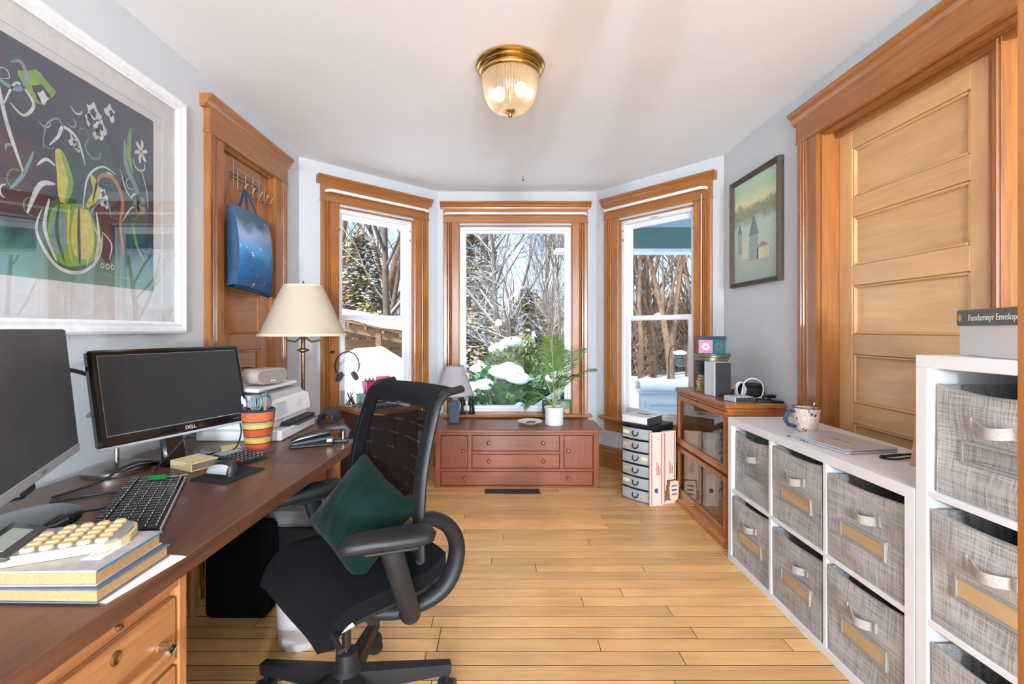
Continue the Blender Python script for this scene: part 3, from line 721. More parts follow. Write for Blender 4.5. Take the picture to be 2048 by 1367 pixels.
MB().lathe([(.085, 0), (.088, .005), (.102, .25), (.106, .252), (.098, .248), (.084, .012), (.001, .012)], 36).build('bin', 'white_plastic', wb_, 40)

# printer stand continuing the desk
st = thing('printer_stand', 'dark wooden stand with brass-tipped legs beyond the desk end, under the printer', 'stand', (0, 0, 0))
MB().bx(-1.46, -.86, 2.092, 2.52, DT - .03, DT, .003).build('stand_top', 'walnut_x', st)
for x in (-1.38, -1.11):
    for y in (2.125, 2.46):
        lg = MB().tube([(x, y, .16), (x, y, DT - .03)], [.013, .021], 14).build('leg', 'redwood', st, 40)
        MB().tube([(x, y, 0), (x, y, .17)], [.008, .0135], 14).build('ferrule', 'brass', lg, 40)
MB().bx(-1.40, -1.09, 2.105, 2.475, DT - .10, DT - .03, .002).build('apron', 'redwood', st)
for y in (2.125, 2.46): MB().bx(-1.38, -1.11, y - .012, y + .012, .29, .33, .003).build('stretcher', 'redwood', st)

# ------------------------------------------------------------------ left monitor (frameless) and right monitor (black bezel)
m, t, p = base('screen_off'); v = coords(t, rnd=False)
t.links.new(ramp(t, noise(t, v, 5, 3), [(.3, lin((72, 74, 77))), (.7, lin((86, 88, 91)))]), p.inputs['Base Color']); p.inputs['Roughness'].default_value = .5; p.inputs['Specular IOR Level'].default_value = .35
plain('screen_black', (40, 41, 42), .38, var=.04, spec=.5)
mo = thing('monitor', 'slim frameless monitor with silver chin and grey blank screen below the big picture', 'monitor', (-1.165, 1.165, DT), 119)
til = lambda b, a, z: b.rot(-a, 'X', (0, 0, z))
til(MB().bx(-.31, .31, .004, .022, .118, .492, .003), 5, .11).build('housing', 'dark_grey', mo)
til(MB().bx(-.307, .307, .001, .0045, .137, .489), 5, .11).build('screen', 'screen_off', mo)
til(MB().bx(-.31, .31, -.001, .022, .112, .137, .002), 5, .11).build('chin', 'silver', mo)
til(smudge(.03, .009, 4, Matrix.Translation((.02, -.0016, .124)) @ FRONT), 5, .11).build('maker_mark', 'mid_grey', mo)
MB().box(0, .055, .22, .07, .045, .30, .01, -6).box(0, .035, .25, .12, .03, .10, .008).build('stand_neck', 'black_plastic', mo)
MB().lathe([(.001, .012), (.10, .011), (.115, .006), (.118, 0)], 40, M=Matrix.Translation((.0, .03, .0003)) @ Matrix.Diagonal((1.25, .9, 1, 1))).build('stand_base', 'black_gloss', mo, 40)
mo2 = thing('monitor', 'black-framed widescreen monitor tilted back beside the printer', 'monitor', (-1.178, 1.718, DT), 66.8)
T2 = 13
til(MB().bx(-.268, .268, .0, .034, .105, .43, .008), T2, .1).build('bezel', 'black_gloss', mo2)
til(MB().bx(-.245, .245, -.0025, .003, .142, .408), T2, .1).build('screen', 'screen_black', mo2)
til(MB().bx(-.246, .246, -.0018, .001, .139, .4095), T2, .1).build('screen_edge', 'mid_grey', mo2)
til(MB().bx(-.268, .268, -.003, .02, .098, .107, .002), T2, .1).build('lower_trim', 'silver', mo2)
til(MB().bx(-.02, .02, .033, .06, .14, .38, .01), T2, .1).build('back_cover', 'black_plastic', mo2)
til(text_mesh('DELL', .018, Matrix.Translation((.02, -.0012, .122)) @ FRONT), T2, .1).build('maker_mark', 'light_grey', mo2)
for k in range(4): til(MB().box(.20 + .012 * k, -.001, .122, .007, .002, .005, .001), T2, .1).build('button', 'dark_grey', mo2)
MB().box(0, .095, .13, .08, .03, .26, .008, -12).build('stand_neck', 'black_gloss', mo2)
MB().prism([(-.085, -.035), (.085, -.035), (.085, .09), (-.085, .09)], 0.0003, .014).build('stand_base', 'black_gloss', mo2)

# desk lamp foot behind the monitor
dl = thing('desk_lamp', 'brushed nickel desk lamp foot standing behind the black-framed monitor', 'lamp', (-1.322, 1.58, DT))
MB().lathe([(.093, 0), (.095, .004), (.095, .018), (.090, .021), (.07, .027), (.04, .036), (.012, .040), (.001, .040)], 48).build('foot', 'nickel', dl, 35)
MB().tube([(.0, .0, .035), (0, .0, .15), (-.03, .01, .195), (-.06, .02, .21)], .0075, 10).build('stem', 'nickel', dl, 50)
MB().lathe([(.015, .235), (.045, .195), (.045, .19)], 20, -.065, .022).build('lamp_head', 'nickel', dl, 40)

# cables
def cable(pts, r, label, mat='black_plastic'):
    P = [Vector(p) for p in pts]; out = []
    for i in range(len(P) - 1):
        p0 = P[max(i - 1, 0)]; p1 = P[i]; p2 = P[i + 1]; p3 = P[min(i + 2, len(P) - 1)]
        for k in range(6):
            u = k / 6; out.append(.5 * ((2 * p1) + (p2 - p0) * u + (2 * p0 - 5 * p1 + 4 * p2 - p3) * u * u + (3 * p1 - p0 - 3 * p2 + p3) * u ** 3))
    out.append(P[-1])
    return tag(MB().tube(out, r, 8).build('cable', mat, None, 60), label, 'cable')
zc = DT + .004
cable([(-1.40, 1.36, 1.10), (-1.41, 1.44, 1.115), (-1.40, 1.52, 1.10), (-1.37, 1.62, 1.05)], .007, 'thick black cable arching between the two monitors')
cable([(-1.30, 1.33, zc), (-1.262, 1.44, zc + .006), (-1.252, 1.505, zc + .026), (-1.249, 1.58, zc + .030), (-1.232, 1.63, zc + .018), (-1.222, 1.645, zc + .014)], .004, 'black cable crossing the foot of the nickel lamp')
cable([(-1.27, 1.292, zc + .0005), (-1.22, 1.337, zc + .0005), (-1.17, 1.362, zc + .001), (-1.124, 1.3625, zc + .003)], .004, 'black cable running from the frameless monitor to the keyboard')
cable([(-1.052, 1.118, zc + .025), (-1.08, 1.10, zc + .014), (-1.10, 1.14, zc + .013), (-1.096, 1.19, zc + .012), (-1.085, 1.24, zc + .001), (-1.078, 1.273, zc + .003)], .003, 'thin black cable beside the black keyboard')
cable([(-1.096, 1.457, zc + .008), (-1.115, 1.495, zc + .001), (-1.16, 1.545, zc + .001), (-1.202, 1.60, zc + .002), (-1.20, 1.665, zc + .032), (-1.172, 1.712, zc + .092)], .003, 'keyboard lead rising to the black-framed monitor')
cable([(-1.088, 1.915, zc + .095), (-1.072, 1.895, zc + .06), (-1.068, 1.855, zc + .014), (-1.085, 1.825, zc + .001)], .003, 'thin cable dropping from the black-framed monitor')

# ------------------------------------------------------------------ keyboard, mouse, pads
m, t, p = base('key_black'); p.inputs['Base Color'].default_value = lin((30, 31, 34)); p.inputs['Roughness'].default_value = .45
kb = thing('keyboard', 'black mechanical keyboard with white legends below the frameless monitor', 'keyboard', (-.985, 1.262, DT), 118)
MB().add([(-.222, -.072, 0), (.222, -.072, 0), (.222, .072, 0), (-.222, .072, 0), (-.22, -.07, .014), (.22, -.07, .014), (.22, .07, .028), (-.22, .07, .028)], [(0, 1, 2, 3), (4, 5, 6, 7), (0, 1, 5, 4), (1, 2, 6, 5), (2, 3, 7, 6), (3, 0, 4, 7)]).build('case', 'black_plastic', kb)
MB().box(0, -.073, .010, .444, .003, .010, .001).build('front_edge', 'light_grey', kb)
kme = None
for r_ in range(6):
    ky = .056 - .0215 * r_ - (.004 if r_ else 0); kz = .014 + .014 * (ky + .07) / .14 + .001
    for c_ in range(21):
        kx = -.209 + .0206 * c_ + (.004 if c_ > 14 else 0) + (.003 if c_ > 17 else 0)
        if kx > .215: continue
        if kme is None:
            o = MB().add([(-.0092, -.0092, 0), (.0092, -.0092, 0), (.0092, .0092, 0), (-.0092, .0092, 0), (-.0068, -.006, .009), (.0068, -.006, .009), (.0068, .008, .009), (-.0068, .008, .009)], [(0, 1, 2, 3), (4, 5, 6, 7), (0, 1, 5, 4), (1, 2, 6, 5), (2, 3, 7, 6), (3, 0, 4, 7)]).build('key', 'key_black', kb); kme = o.data
            g = MB().box(0, -.0085, .0045, .006, .0012, .004).build('key_legend', 'white_plastic', o); gme = g.data
        else:
            o = bpy.data.objects.new('key', kme); C.objects.link(o); o.parent = kb
            g = bpy.data.objects.new('key_legend', gme); C.objects.link(g); g.parent = o
        o.location = (kx, ky, kz)
sd_ = thing('screwdriver', 'small screwdriver with a clear green handle lying on the keyboard', 'screwdriver', (-1.03, 1.408, DT + .0385), 20)
MB().tube([(-.045, 0, 0), (-.04, 0, 0), (.0, 0, 0), (.008, 0, 0)], [.004, .008, .008, .005], 6).build('handle', plain('green_clear', (24, 110, 44), .2, trans=.2), sd_)
MB().tube([(.005, 0, 0), (.06, 0, 0)], .002, 6).build('shaft', 'chrome', sd_)
tag(MB().prism([(-.078, -.075), (.078, -.075), (.085, -.068), (.085, .068), (.078, .075), (-.078, .075), (-.085, .068), (-.085, -.068)], 0.0002, .004).build('mouse_pad', plain('pad', (22, 23, 28), .9)), 'black cloth mouse pad under the ergonomic mouse', 'mouse pad')
bpy.data.objects['mouse_pad'].location = (-.919, 1.550, DT); bpy.data.objects['mouse_pad'].rotation_euler = (0, 0, R(75))
ms = thing('computer_mouse', 'black ergonomic computer mouse with a silver flank on the mouse pad', 'mouse', (-.936, 1.552, DT + .004), 150)
def mf(u, v):
    a = -PI / 2 + PI * u; th = PI * v
    x = .062 * math.sin(a); wv = math.cos(a) ** .55
    return (x, .038 * wv * math.cos(th) * (1 + .25 * math.sin(a)), .046 * wv * math.sin(th) * (1 - .35 * math.sin(a)))
MB().grid(mf, 18, 14).build('shell', 'black_plastic', ms, 180)
MB().grid(lambda u, v: Vector(mf(.2 + .5 * u, .06 + .22 * v)) * 1.015, 10, 4).build('side_panel', 'silver', ms, 180)
MB().tube([(.04, .004, .030), (.04, -.004, .030)], .009, 12).build('scroll_wheel', 'dark_grey', ms)

# small book, yellow pad, black desk calculator, remote
def book(name, label, loc, rz, w, d, h, cover, edge='page_edge', spine_side=-1, extra=None):
    b = thing(name, label, 'book', loc, rz)
    MB().bx(-w / 2 + .003, w / 2 - .004, -d / 2 + .004, d / 2 - .004, .003, h - .003).build('pages', edge, b)
    MB().bx(-w / 2, w / 2, -d / 2, d / 2, h - .003, h, .001).bx(-w / 2, w / 2, -d / 2, d / 2, 0, .003, .001).build('cover', cover, b)
    MB().bx(-w / 2 - .002, -w / 2 + .002, -d / 2, d / 2, 0, h, .001).build('spine', cover, b); return b
plain('yellow_cover', (214, 200, 152), .6, var=.04)
book('paperback_book', 'thick paperback with yellow cover behind the mouse', (-1.096, 1.645, DT), 65, .095, .12, .028, 'yellow_cover', plain('grey_pages', (120, 110, 100), .8, var=.2, scale=300))
tag(MB().box(-1.112, 1.888, DT + .004, .07, .085, .008, .001, 0, 0, 35).build('note_pad', plain('yellow_paper', (234, 214, 140), .8)), 'yellow sticky note pad behind the black calculator', 'note pad')
plain('lcd', (150, 164, 150), .3)
dc = thing('desk_calculator', 'black desk calculator with one red key beside the pencil cup', 'calculator', (-.976, 1.72, DT), 70); dc.scale = (.85, .85, .85)
MB().add([(-.065, -.085, 0), (.065, -.085, 0), (.065, .085, 0), (-.065, .085, 0), (-.064, -.084, .012), (.064, -.084, .012), (.064, .084, .032), (-.064, .084, .032)], [(0, 1, 2, 3), (4, 5, 6, 7), (0, 1, 5, 4), (1, 2, 6, 5), (2, 3, 7, 6), (3, 0, 4, 7)]).build('case', 'black_plastic', dc)
MB().box(0, .062, .0305, .105, .030, .002, 0, 7).build('display', 'lcd', dc)
for r_ in range(5):
    for c_ in range(6):
        k = MB().box(-.05 + .02 * c_, .028 - .024 * r_, .0165 + .0026 * (4 - r_), .015, .016, .008, .003).build('key', plain('key_red', (200, 40, 50), .4) if (r_, c_) == (3, 0) and 'key_red' not in MAT else 'dark_grey', dc)
        MB().box(-.05 + .02 * c_, .028 - .024 * r_, .0207 + .0026 * (4 - r_), .007, .002, .0005).build('key_mark', 'white_plastic', k)
tag(MB().box(0, 0, 0, .036, .105, .016, .005).build('remote_control', 'black_gloss'), 'slim black remote control lying beside the desk calculator', 'remote')
bpy.data.objects['remote_control'].location = (-1.078, 1.765, DT + .008); bpy.data.objects['remote_control'].rotation_euler = (0, 0, R(-21))

# stacked books, loose sheets and the cream calculator at the near end
m, t, p = base('grey_cover'); v = coords(t, (1, 1, 1)); f = noise(t, v, 40, 4)
t.links.new(ramp(t, f, [(.35, lin((150, 146, 150))), (.65, lin((176, 170, 170)))]), p.inputs['Base Color']); p.inputs['Roughness'].default_value = .55
plain('blue_cover', (84, 98, 112), .45, var=.12, scale=20); plain('blue_edge', (40, 120, 170), .4)
tag(MB().box(-.815, .925, DT + .0015, .25, .17, .002, 0, 0, 0, -9).build('paper_sheet', 'paper'), 'white loose sheet poking out beneath the stacked books', 'paper')
bk2 = book('hardback_book', 'blue-grey hardback at the bottom of the stack under the cream calculator', (-.845, .905, DT + .0026), -1, .26, .175, .026, 'blue_cover')
bk1 = book('hardback_book', 'grey clothbound book with a printed title label under the cream calculator', (-.858, .905, DT + .029), 1, .26, .165, .028, 'grey_cover')
MB().box(.085, -.005, .0284, .035, .075, .0006, 0, 0, 0, 0).build('title_label', 'paper', bk1)
for k in range(3): MB().box(.078 + .007 * k, -.005, .0289, .002, .055 - .01 * k, .0004).build('title_line', plain('pink_ink', (190, 130, 120), .7) if k == 0 else 'pink_ink', bk1)
MB().bx(.126, .1305, -.082, .082, .024, .0275).build('blue_band', 'blue_edge', bk1)
ca = thing('calculator', 'large cream calculator with round keys lying on the stacked books', 'calculator', (-.885, .915, DT + .0583), 112)
plain('calc_face', (150, 156, 158), .4, .3); plain('calc_cream', (226, 196, 146), .4); plain('calc_key', (222, 190, 140), .35, coat=.4)
out = [(-.062, -.10), (-.045, -.118), (-.02, -.126), (.02, -.126), (.045, -.118), (.062, -.10), (.072, .095), (-.072, .095)]
MB().prism(out, 0, .012).build('case', 'calc_cream', ca); MB().prism([(x * .93, y * .95) for x, y in out], .012, .016).build('face', 'calc_face', ca)
hd = MB().add([(-.075, .04, .012), (.075, .04, .012), (.08, .105, .012), (-.08, .105, .012), (-.072, .042, .018), (.072, .042, .018), (.077, .10, .034), (-.077, .10, .034)], [(0, 1, 2, 3), (4, 5, 6, 7), (0, 1, 5, 4), (1, 2, 6, 5), (2, 3, 7, 6), (3, 0, 4, 7)]).build('display_hood', 'black_gloss', ca)
MB().box(.0, .072, .0268, .10, .032, .001, 0, 15.5).build('display', 'lcd', hd)
for r_ in range(5):
    for c_ in range(5 if r_ else 4):
        MB().lathe([(.0098, .016), (.0098, .0195), (.0075, .0225), (.001, .0225)], 14, M=Matrix.Translation((-.046 + .023 * c_, .024 - .028 * r_, 0)) @ Matrix.Diagonal((1, 1.15, 1, 1))).build('key', 'calc_key', ca, 40)

# pencil cup
cols = [((184, 84, 52), .0), ((70, 50, 48), .16), ((196, 156, 78), .18), ((136, 148, 104), .29), ((60, 44, 44), .335), ((176, 74, 48), .355), ((176, 74, 48), .50), ((60, 44, 44), .53), ((200, 164, 84), .55), ((120, 146, 124), .66), ((60, 44, 44), .71), ((184, 96, 58), .73), ((184, 96, 58), .9), ((40, 52, 84), .95)]
m, t, p = base('striped_glaze'); tc = nd(t, 'TexCoord'); sp = nd(t, 'SeparateXYZ'); t.links.new(tc.outputs['Object'], sp.inputs[0]); mr = nd(t, 'MapRange'); mr.inputs[2].default_value = .16
t.links.new(sp.outputs['Z'], mr.inputs[0]); rr_ = ramp(t, mr.outputs[0], [(q, lin(c)) for c, q in cols]); rr_.node.color_ramp.interpolation = 'CONSTANT'
t.links.new(rr_, p.inputs['Base Color']); p.inputs['Roughness'].default_value = .18; p.inputs['Coat Weight'].default_value = .5
pc = thing('pencil_cup', 'striped orange and yellow glazed pencil cup on the desk', 'pencil cup', (-.985, 1.862, DT + .008))
MB().lathe([(.044, 0), (.046, .003), (.064, .152), (.066, .158), (.062, .160), (.058, .152), (.042, .010), (.001, .010)], 40).build('cup', 'striped_glaze', pc, 35)
tag(MB().lathe([(.06, 0.0003), (.062, .002), (.06, .007), (.03, .0075), (.001, .0075)], 32).build('coaster', plain('coaster', (96, 92, 92), .5, .2, var=.2), None, 40), 'dark round coaster beneath the striped pencil cup', 'coaster')
bpy.data.objects['coaster'].location = (-.985, 1.862, DT)
def leaning(name, label, cat, dx, dy, tx, ty, L, r, mat, tip=None, head=None):
    o = thing(name, label, cat, (-.985, 1.862, DT + .02)); a = Vector((dx, dy, 0)); d = Vector((tx, ty, 1)).normalized()
    MB().tube([a, a + d * L], r, 8).build('barrel', mat, o)
    e = a + d * L
    if tip: MB().tube([e, e + d * .02, e + d * .03], [r * 1.05, r * .9, r * .3], 8).build('tip', tip, o)
    return o, e, d
plain('teal_grip', (84, 120, 128), .35)
leaning('pen', 'black pen leaning in the striped pencil cup', 'pen', -.008, -.022, -.10, -.16, .17, .006, 'black_plastic', 'silver')
leaning('pen', 'white-capped pen leaning outward in the striped pencil cup', 'pen', -.024, -.006, -.16, -.06, .175, .0055, 'dark_grey', 'white_plastic')
leaning('marker', 'navy marker standing in the striped pencil cup', 'marker', -.012, .020, -.06, .12, .165, .008, plain('navy', (44, 60, 96), .4), 'navy')
leaning('paint_brush', 'wooden-handled brush standing tall in the striped pencil cup', 'brush', .028, -.014, .07, -.04, .20, .006, 'rough_wood', 'dark_grey')
def scissors(label, dx, dy, rz, mat):
    o = thing('scissors', label, 'scissors', (-.985 + dx, 1.862 + dy, DT + .03), rz)
    for s in (-1, 1):
        ring = [(s * .02 + .017 * math.cos(a), 0, .165 + .028 * math.sin(a)) for a in [2 * PI * k / 16 for k in range(16)]]
        MB().tube(ring, .0048, 8, closed=True).build('handle_ring', mat, o, 60)
    MB().box(-.003, .001, .07, .012, .002, .14).box(.003, -.001, .07, .012, .002, .14).build('blades', 'chrome', o)
scissors('teal-handled scissors standing in the striped pencil cup', .0165, .0005, 60, 'teal_grip')
scissors('grey-handled scissors standing in the striped pencil cup', -.001, .009, 60, 'mid_grey')

# stapler and hole punch
sp_ = thing('stapler', 'black stapler with chrome nose near the desk corner', 'stapler', (-.795, 1.925, DT), 22)
MB().box(0, 0, .007, .17, .04, .012, .004).build('base', 'black_plastic', sp_); MB().box(.0, 0, .024, .15, .022, .012, .003, 0, -6).build('magazine', 'dark_grey', sp_)
MB().tube([(-.075, 0, .024), (-.05, 0, .034), (.03, 0, .050), (.075, 0, .052)], [.012, .016, .017, .012], 10).build('arm', 'black_gloss', sp_, 60); MB().box(.07, 0, .022, .03, .03, .02, .004).build('nose', 'nickel', sp_)
hp_ = thing('hole_punch', 'silver and black two-hole punch behind the stapler', 'hole punch', (-.735, 2.0, DT), 14)
MB().box(0, 0, .008, .13, .045, .014, .003).build('base', 'black_plastic', hp_); MB().tube([(-.07, 0, .03), (-.02, 0, .058), (.05, 0, .064), (.065, 0, .050), (.06, 0, .02)], [.006, .011, .012, .012, .009], 10).build('lever', 'dark_grey', hp_, 60)
MB().cyl(.045, .012, .012, .045, .006, n=10).cyl(.045, -.012, .012, .045, .006, n=10).build('punch_pin', 'chrome', hp_)

# printer
pr = thing('printer', 'white inkjet printer with a small touch panel at the desk end', 'printer', (-1.175, 2.185, DT), 90); pr.scale = (.92, 1, 1)
MB().bx(-.21, .215, -.17, .17, .045, .175, .012).build('body', 'white_plastic', pr)
MB().bx(-.195, .20, -.215, .16, .001, .047, .006).build('tray_base', 'white_plastic', pr)
MB().bx(-.10, .195, -.216, -.165, .050, .066, .002).build('paper_slot', 'black_plastic', pr)
MB().bx(-.06, .17, -.235, -.10, .046, .052, .002).build('output_tray', 'dark_grey', pr)
MB().box(.0, -.1775, .128, .415, .014, .085, .006, -8).build('front_flap', 'white_lam', pr)
MB().box(-.115, -.187, .135, .075, .004, .055, .002, -8).build('touch_panel', plain('panel_glass', (190, 204, 212), .12), pr)
MB().add([(-.205, -.15, .176), (.21, -.15, .176), (.21, .165, .182), (-.205, .165, .182), (-.205, -.13, .196), (.21, -.13, .196), (.21, .165, .225), (-.205, .165, .225)], [(0, 1, 2, 3), (4, 5, 6, 7), (0, 1, 5, 4), (1, 2, 6, 5), (2, 3, 7, 6), (3, 0, 4, 7)]).build('scanner_deck', 'light_grey', pr)
MB().box(.0, .025, .228, .41, .29, .016, .004, 3).build('lid', 'white_plastic', pr)
lg = text_mesh('hp', .028, Matrix.Translation((.07, -.188, .13)) @ Matrix.Rotation(R(-8), 4, 'X') @ FRONT).build('maker_mark', 'light_grey', pr)
MB().tube([(.07 + .021 * math.cos(a), -.187 - .021 * math.sin(a) * .14, .131 + .021 * math.sin(a)) for a in [2 * PI * k / 28 for k in range(28)]], .0012, 5, closed=True).build('badge_ring', 'light_grey', pr)
spk = thing('bluetooth_speaker', 'taupe pill-shaped wireless speaker on top of the printer lid', 'speaker', (-1.09, 2.14, DT + .240), 72)
pill = [(.055 * s + .034 * math.cos(a), .034 * math.sin(a)) for s, rng in ((1, range(-90, 91, 15)), (-1, range(90, 271, 15))) for a in [R(k) for k in rng]]
Mx = Matrix.Translation((0, .03, .034)) @ Matrix.Rotation(R(90), 4, 'X')
MB().prism(pill, -.03, .062, Mx).build('shell', plain('taupe', (166, 150, 140), .5), spk, 40); MB().prism([(x * .93, y * .88) for x, y in pill], .061, .0645, Mx).build('grille', plain('taupe_grille', (132, 120, 112), .8, bmp=.3, scale=200), spk)
smudge(.028, .006, 6, Matrix.Translation((.0, -.0352, .014)) @ FRONT).build('maker_mark', 'paper', spk)
cable([(-1.15, 2.2, DT + .29), (-1.18, 2.16, DT + .31), (-1.22, 2.08, DT + .305), (-1.25, 2.03, DT + .26), (-1.26, 2.0, DT + .25)], .003, 'thin black charging cable looping behind the wireless speaker')
# file sorter
fs = thing('file_sorter', 'black ribbed desk file sorter beside the printer', 'file sorter', (-.915, 2.448, DT), 90)
fs.scale = (.6, .6, .8); MB().box(0, 0, .004, .20, .16, .007, .002).build('base', 'black_plastic', fs)
for k in range(8): MB().tube([(-.09 + .024 * k, -.07, .006), (-.09 + .024 * k, -.065, .05 + .003 * k), (-.09 + .024 * k, 0, .065 + .003 * k), (-.09 + .024 * k, .065, .05 + .003 * k), (-.09 + .024 * k, .07, .006)], .005, 6).build('divider', 'black_plastic', fs)

# floor lamp
fl = thing('floor_lamp', 'brass floor lamp with a pleated cream bell shade', 'floor lamp', (-1.19, 2.76, 0))
MB().lathe([(.14, 0), (.145, .006), (.13, .02), (.08, .03), (.03, .045), (.014, .06)], 36).build('base', 'old_brass', fl, 40)
MB().lathe([(.0115, .05), (.0115, 1.10), (.035, 1.112), (.035, 1.118), (.012, 1.128), (.012, 1.20), (.02, 1.21), (.02, 1.26), (.004, 1.265)], 20).build('pole', 'old_brass', fl, 40)
for s in (-1, 1): MB().tube([(s * .012, 0, 1.19), (s * .05, 0, 1.165), (s * .10, 0, 1.175), (s * .12, 0, 1.205), (s * .09, 0, 1.22), (s * .08, 0, 1.20)], .006, 8).build('scroll_arm', 'old_brass', fl, 60)
MB().lathe([(.003, 1.26), (.003, 1.50), (.010, 1.51), (.002, 1.53)], 10).build('finial', 'old_brass', fl)
m, t, p = base('shade_cream'); t.nodes.remove(p); df = nd(t, 'BsdfDiffuse'); df.inputs[0].default_value = lin((226, 212, 190)); tl = nd(t, 'BsdfTranslucent'); tl.inputs[0].default_value = lin((226, 206, 172)); mx = nd(t, 'MixShader'); mx.inputs[0].default_value = .35
t.links.new(df.outputs[0], mx.inputs[1]); t.links.new(tl.outputs[0], mx.inputs[2]); t.links.new(mx.outputs[0], t.nodes['Material Output'].inputs[0])
m2 = m.copy(); m2.name = 'shade_grey'; MAT['shade_grey'] = m2
for n_ in m2.node_tree.nodes:
    if n_.type in ('BSDF_DIFFUSE', 'BSDF_TRANSLUCENT'): n_.inputs[0].default_value = lin((206, 200, 206))
sf = [(.245, 1.205), (.232, 1.222), (.205, 1.28), (.172, 1.36), (.138, 1.44), (.112, 1.495)]
MB().shell(sf, 240, wave=lambda k: 1 + (.012 if k % 2 else 0)).build('shade', 'shade_cream', fl, 60)
for pf_ in ([(.249, 1.200), (.250, 1.214)], [(.110, 1.492), (.111, 1.503)]): MB().shell(pf_, 60).build('shade_trim', 'cream', fl, 60)
for k in range(3): MB().tube([(0, 0, 1.495), (.112 * math.cos(2.1 * k), .112 * math.sin(2.1 * k), 1.495)], .002, 5).build('shade_spoke', 'old_brass', fl)

# ------------------------------------------------------------------ window cabinet with small things, headset
wd = Vector((.722, .692)); wn_ = Vector((.692, -.722)); wang = math.degrees(math.atan2(wd.y, wd.x))
o2 = A + wd * .27 + wn_ * .03
cb_ = thing('low_cabinet', 'dark brown cabinet with a wooden top standing under the window', 'cabinet', (o2.x, o2.y, 0), wang)
CH = .655
MB().bx(0, .44, -.48, 0, CH - .028, CH, .003).build('cabinet_top', 'case_x', cb_)
MB().bx(.012, .428, -.465, -.01, .0, CH - .028).build('carcass', plain('brown_lam', (86, 52, 44), .5, var=.06), cb_)
for k in range(2): d_ = MB().bx(.02 + .203 * k, .217 + .203 * k, -.482, -.464, .05, CH - .04, .003).build('cabinet_door', 'brown_lam', cb_); MB().ball(.195 + .05 * k, -.49, .4, .012).build('knob', 'old_brass', d_, 60)
def wpos(u, dd, z=CH): q = o2 + wd * u + wn_ * dd; return (q.x, q.y, z)
cbx = thing('clear_box', 'clear plastic box filled with pens and clips on the brown cabinet', 'box', wpos(.07, .10), wang)
bars(MB(), -.06, .06, 0, .12, .002, -.05, .05, 0).bx(-.06, .06, -.05, -.048, 0, .12).bx(-.06, .06, .048, .05, 0, .12).build('box_walls', 'clear_plastic', cbx)
rk = random.Random(2)
for k in range(16):
    cc = [(40, 60, 90), (60, 130, 120), (190, 60, 70), (200, 200, 205), (40, 42, 48)][k % 5]
    MB().tube([(rk.uniform(-.045, .045), rk.uniform(-.035, .035), .008), (rk.uniform(-.05, .05), rk.uniform(-.04, .04), rk.uniform(.03, .11))], .004, 6).build('clip', plain('clip%d' % k, cc, .4), cbx)
plain('magenta', (168, 30, 92), .35, coat=.2); plain('pink', (226, 110, 140), .4); plain('orange_pack', (226, 130, 80), .5); plain('aqua', (160, 206, 206), .35)
pb = thing('pencil_basket', 'magenta basket full of crayons on the brown cabinet', 'basket', wpos(.24, .07, CH + .075), wang)
MB().lathe([(.045, 0), (.060, .095), (.064, .10), (.058, .098), (.042, .006), (.001, .006)], 4, M=Matrix.Rotation(R(45), 4, 'Z') @ Matrix.Diagonal((1.25, 1.1, 1, 1))).build('basket', 'magenta', pb)
for k in range(9): MB().tube([(-.04 + .01 * k, .01 * ((k % 3) - 1), .01), (-.045 + .011 * k, .014 * ((k % 3) - 1), .118 + .006 * (k % 2))], [.006, .006], 6).build('crayon', ['magenta', 'mid_grey', 'navy'][k % 3], pb)
pk = thing('packet', 'pink and orange snack packet standing on the brown cabinet', 'packet', wpos(.36, .06, CH + .075), wang)
MB().add([(-.07, -.03, 0), (.07, -.03, 0), (.07, .03, 0), (-.07, .03, 0), (-.055, -.006, .13), (.065, -.006, .13), (.065, .006, .13), (-.055, .006, .13)], [(0, 1, 2, 3), (4, 5, 6, 7), (0, 1, 5, 4), (1, 2, 6, 5), (2, 3, 7, 6), (3, 0, 4, 7)]).build('pouch', 'pink', pk)
MB().box(-.03, -.023, .05, .05, .012, .08, .002, -10).build('front_label', 'orange_pack', pk); MB().box(.03, -.024, .045, .055, .01, .06, .002, -10).build('red_band', plain('red', (200, 40, 50), .4), pk)
sb_ = thing('letter_tray', 'pale aqua letter tray holding the magenta basket', 'tray', wpos(.34, .08), wang)
MB().bx(-.18, .10, -.09, .09, .066, .074, .002).build('tray_top', 'aqua', sb_)
for s in (-.17, .09): MB().bx(s - .004, s + .004, -.085, .085, 0.0002, .066).build('tray_side', 'aqua', sb_)
MB().bx(-.17, .09, .08, .085, .0002, .066).build('tray_back', plain('teal_card', (60, 110, 130), .5), sb_)
ct = thing('clear_tray', 'clear acrylic desk tray in front of the aqua tray', 'tray', wpos(.24, .26), wang)
MB().bx(-.13, .13, -.09, .09, 0.0002, .004).bx(-.13, -.126, -.09, .09, 0, .035).bx(.126, .13, -.09, .09, 0, .02).bx(-.13, .13, -.09, -.086, 0, .02).bx(-.13, .13, .086, .09, 0, .035).build('tray', 'clear_plastic', ct)
MB().bx(-.11, .10, -.07, .06, .005, .016, .003).build('card_stack', 'light_grey', ct)
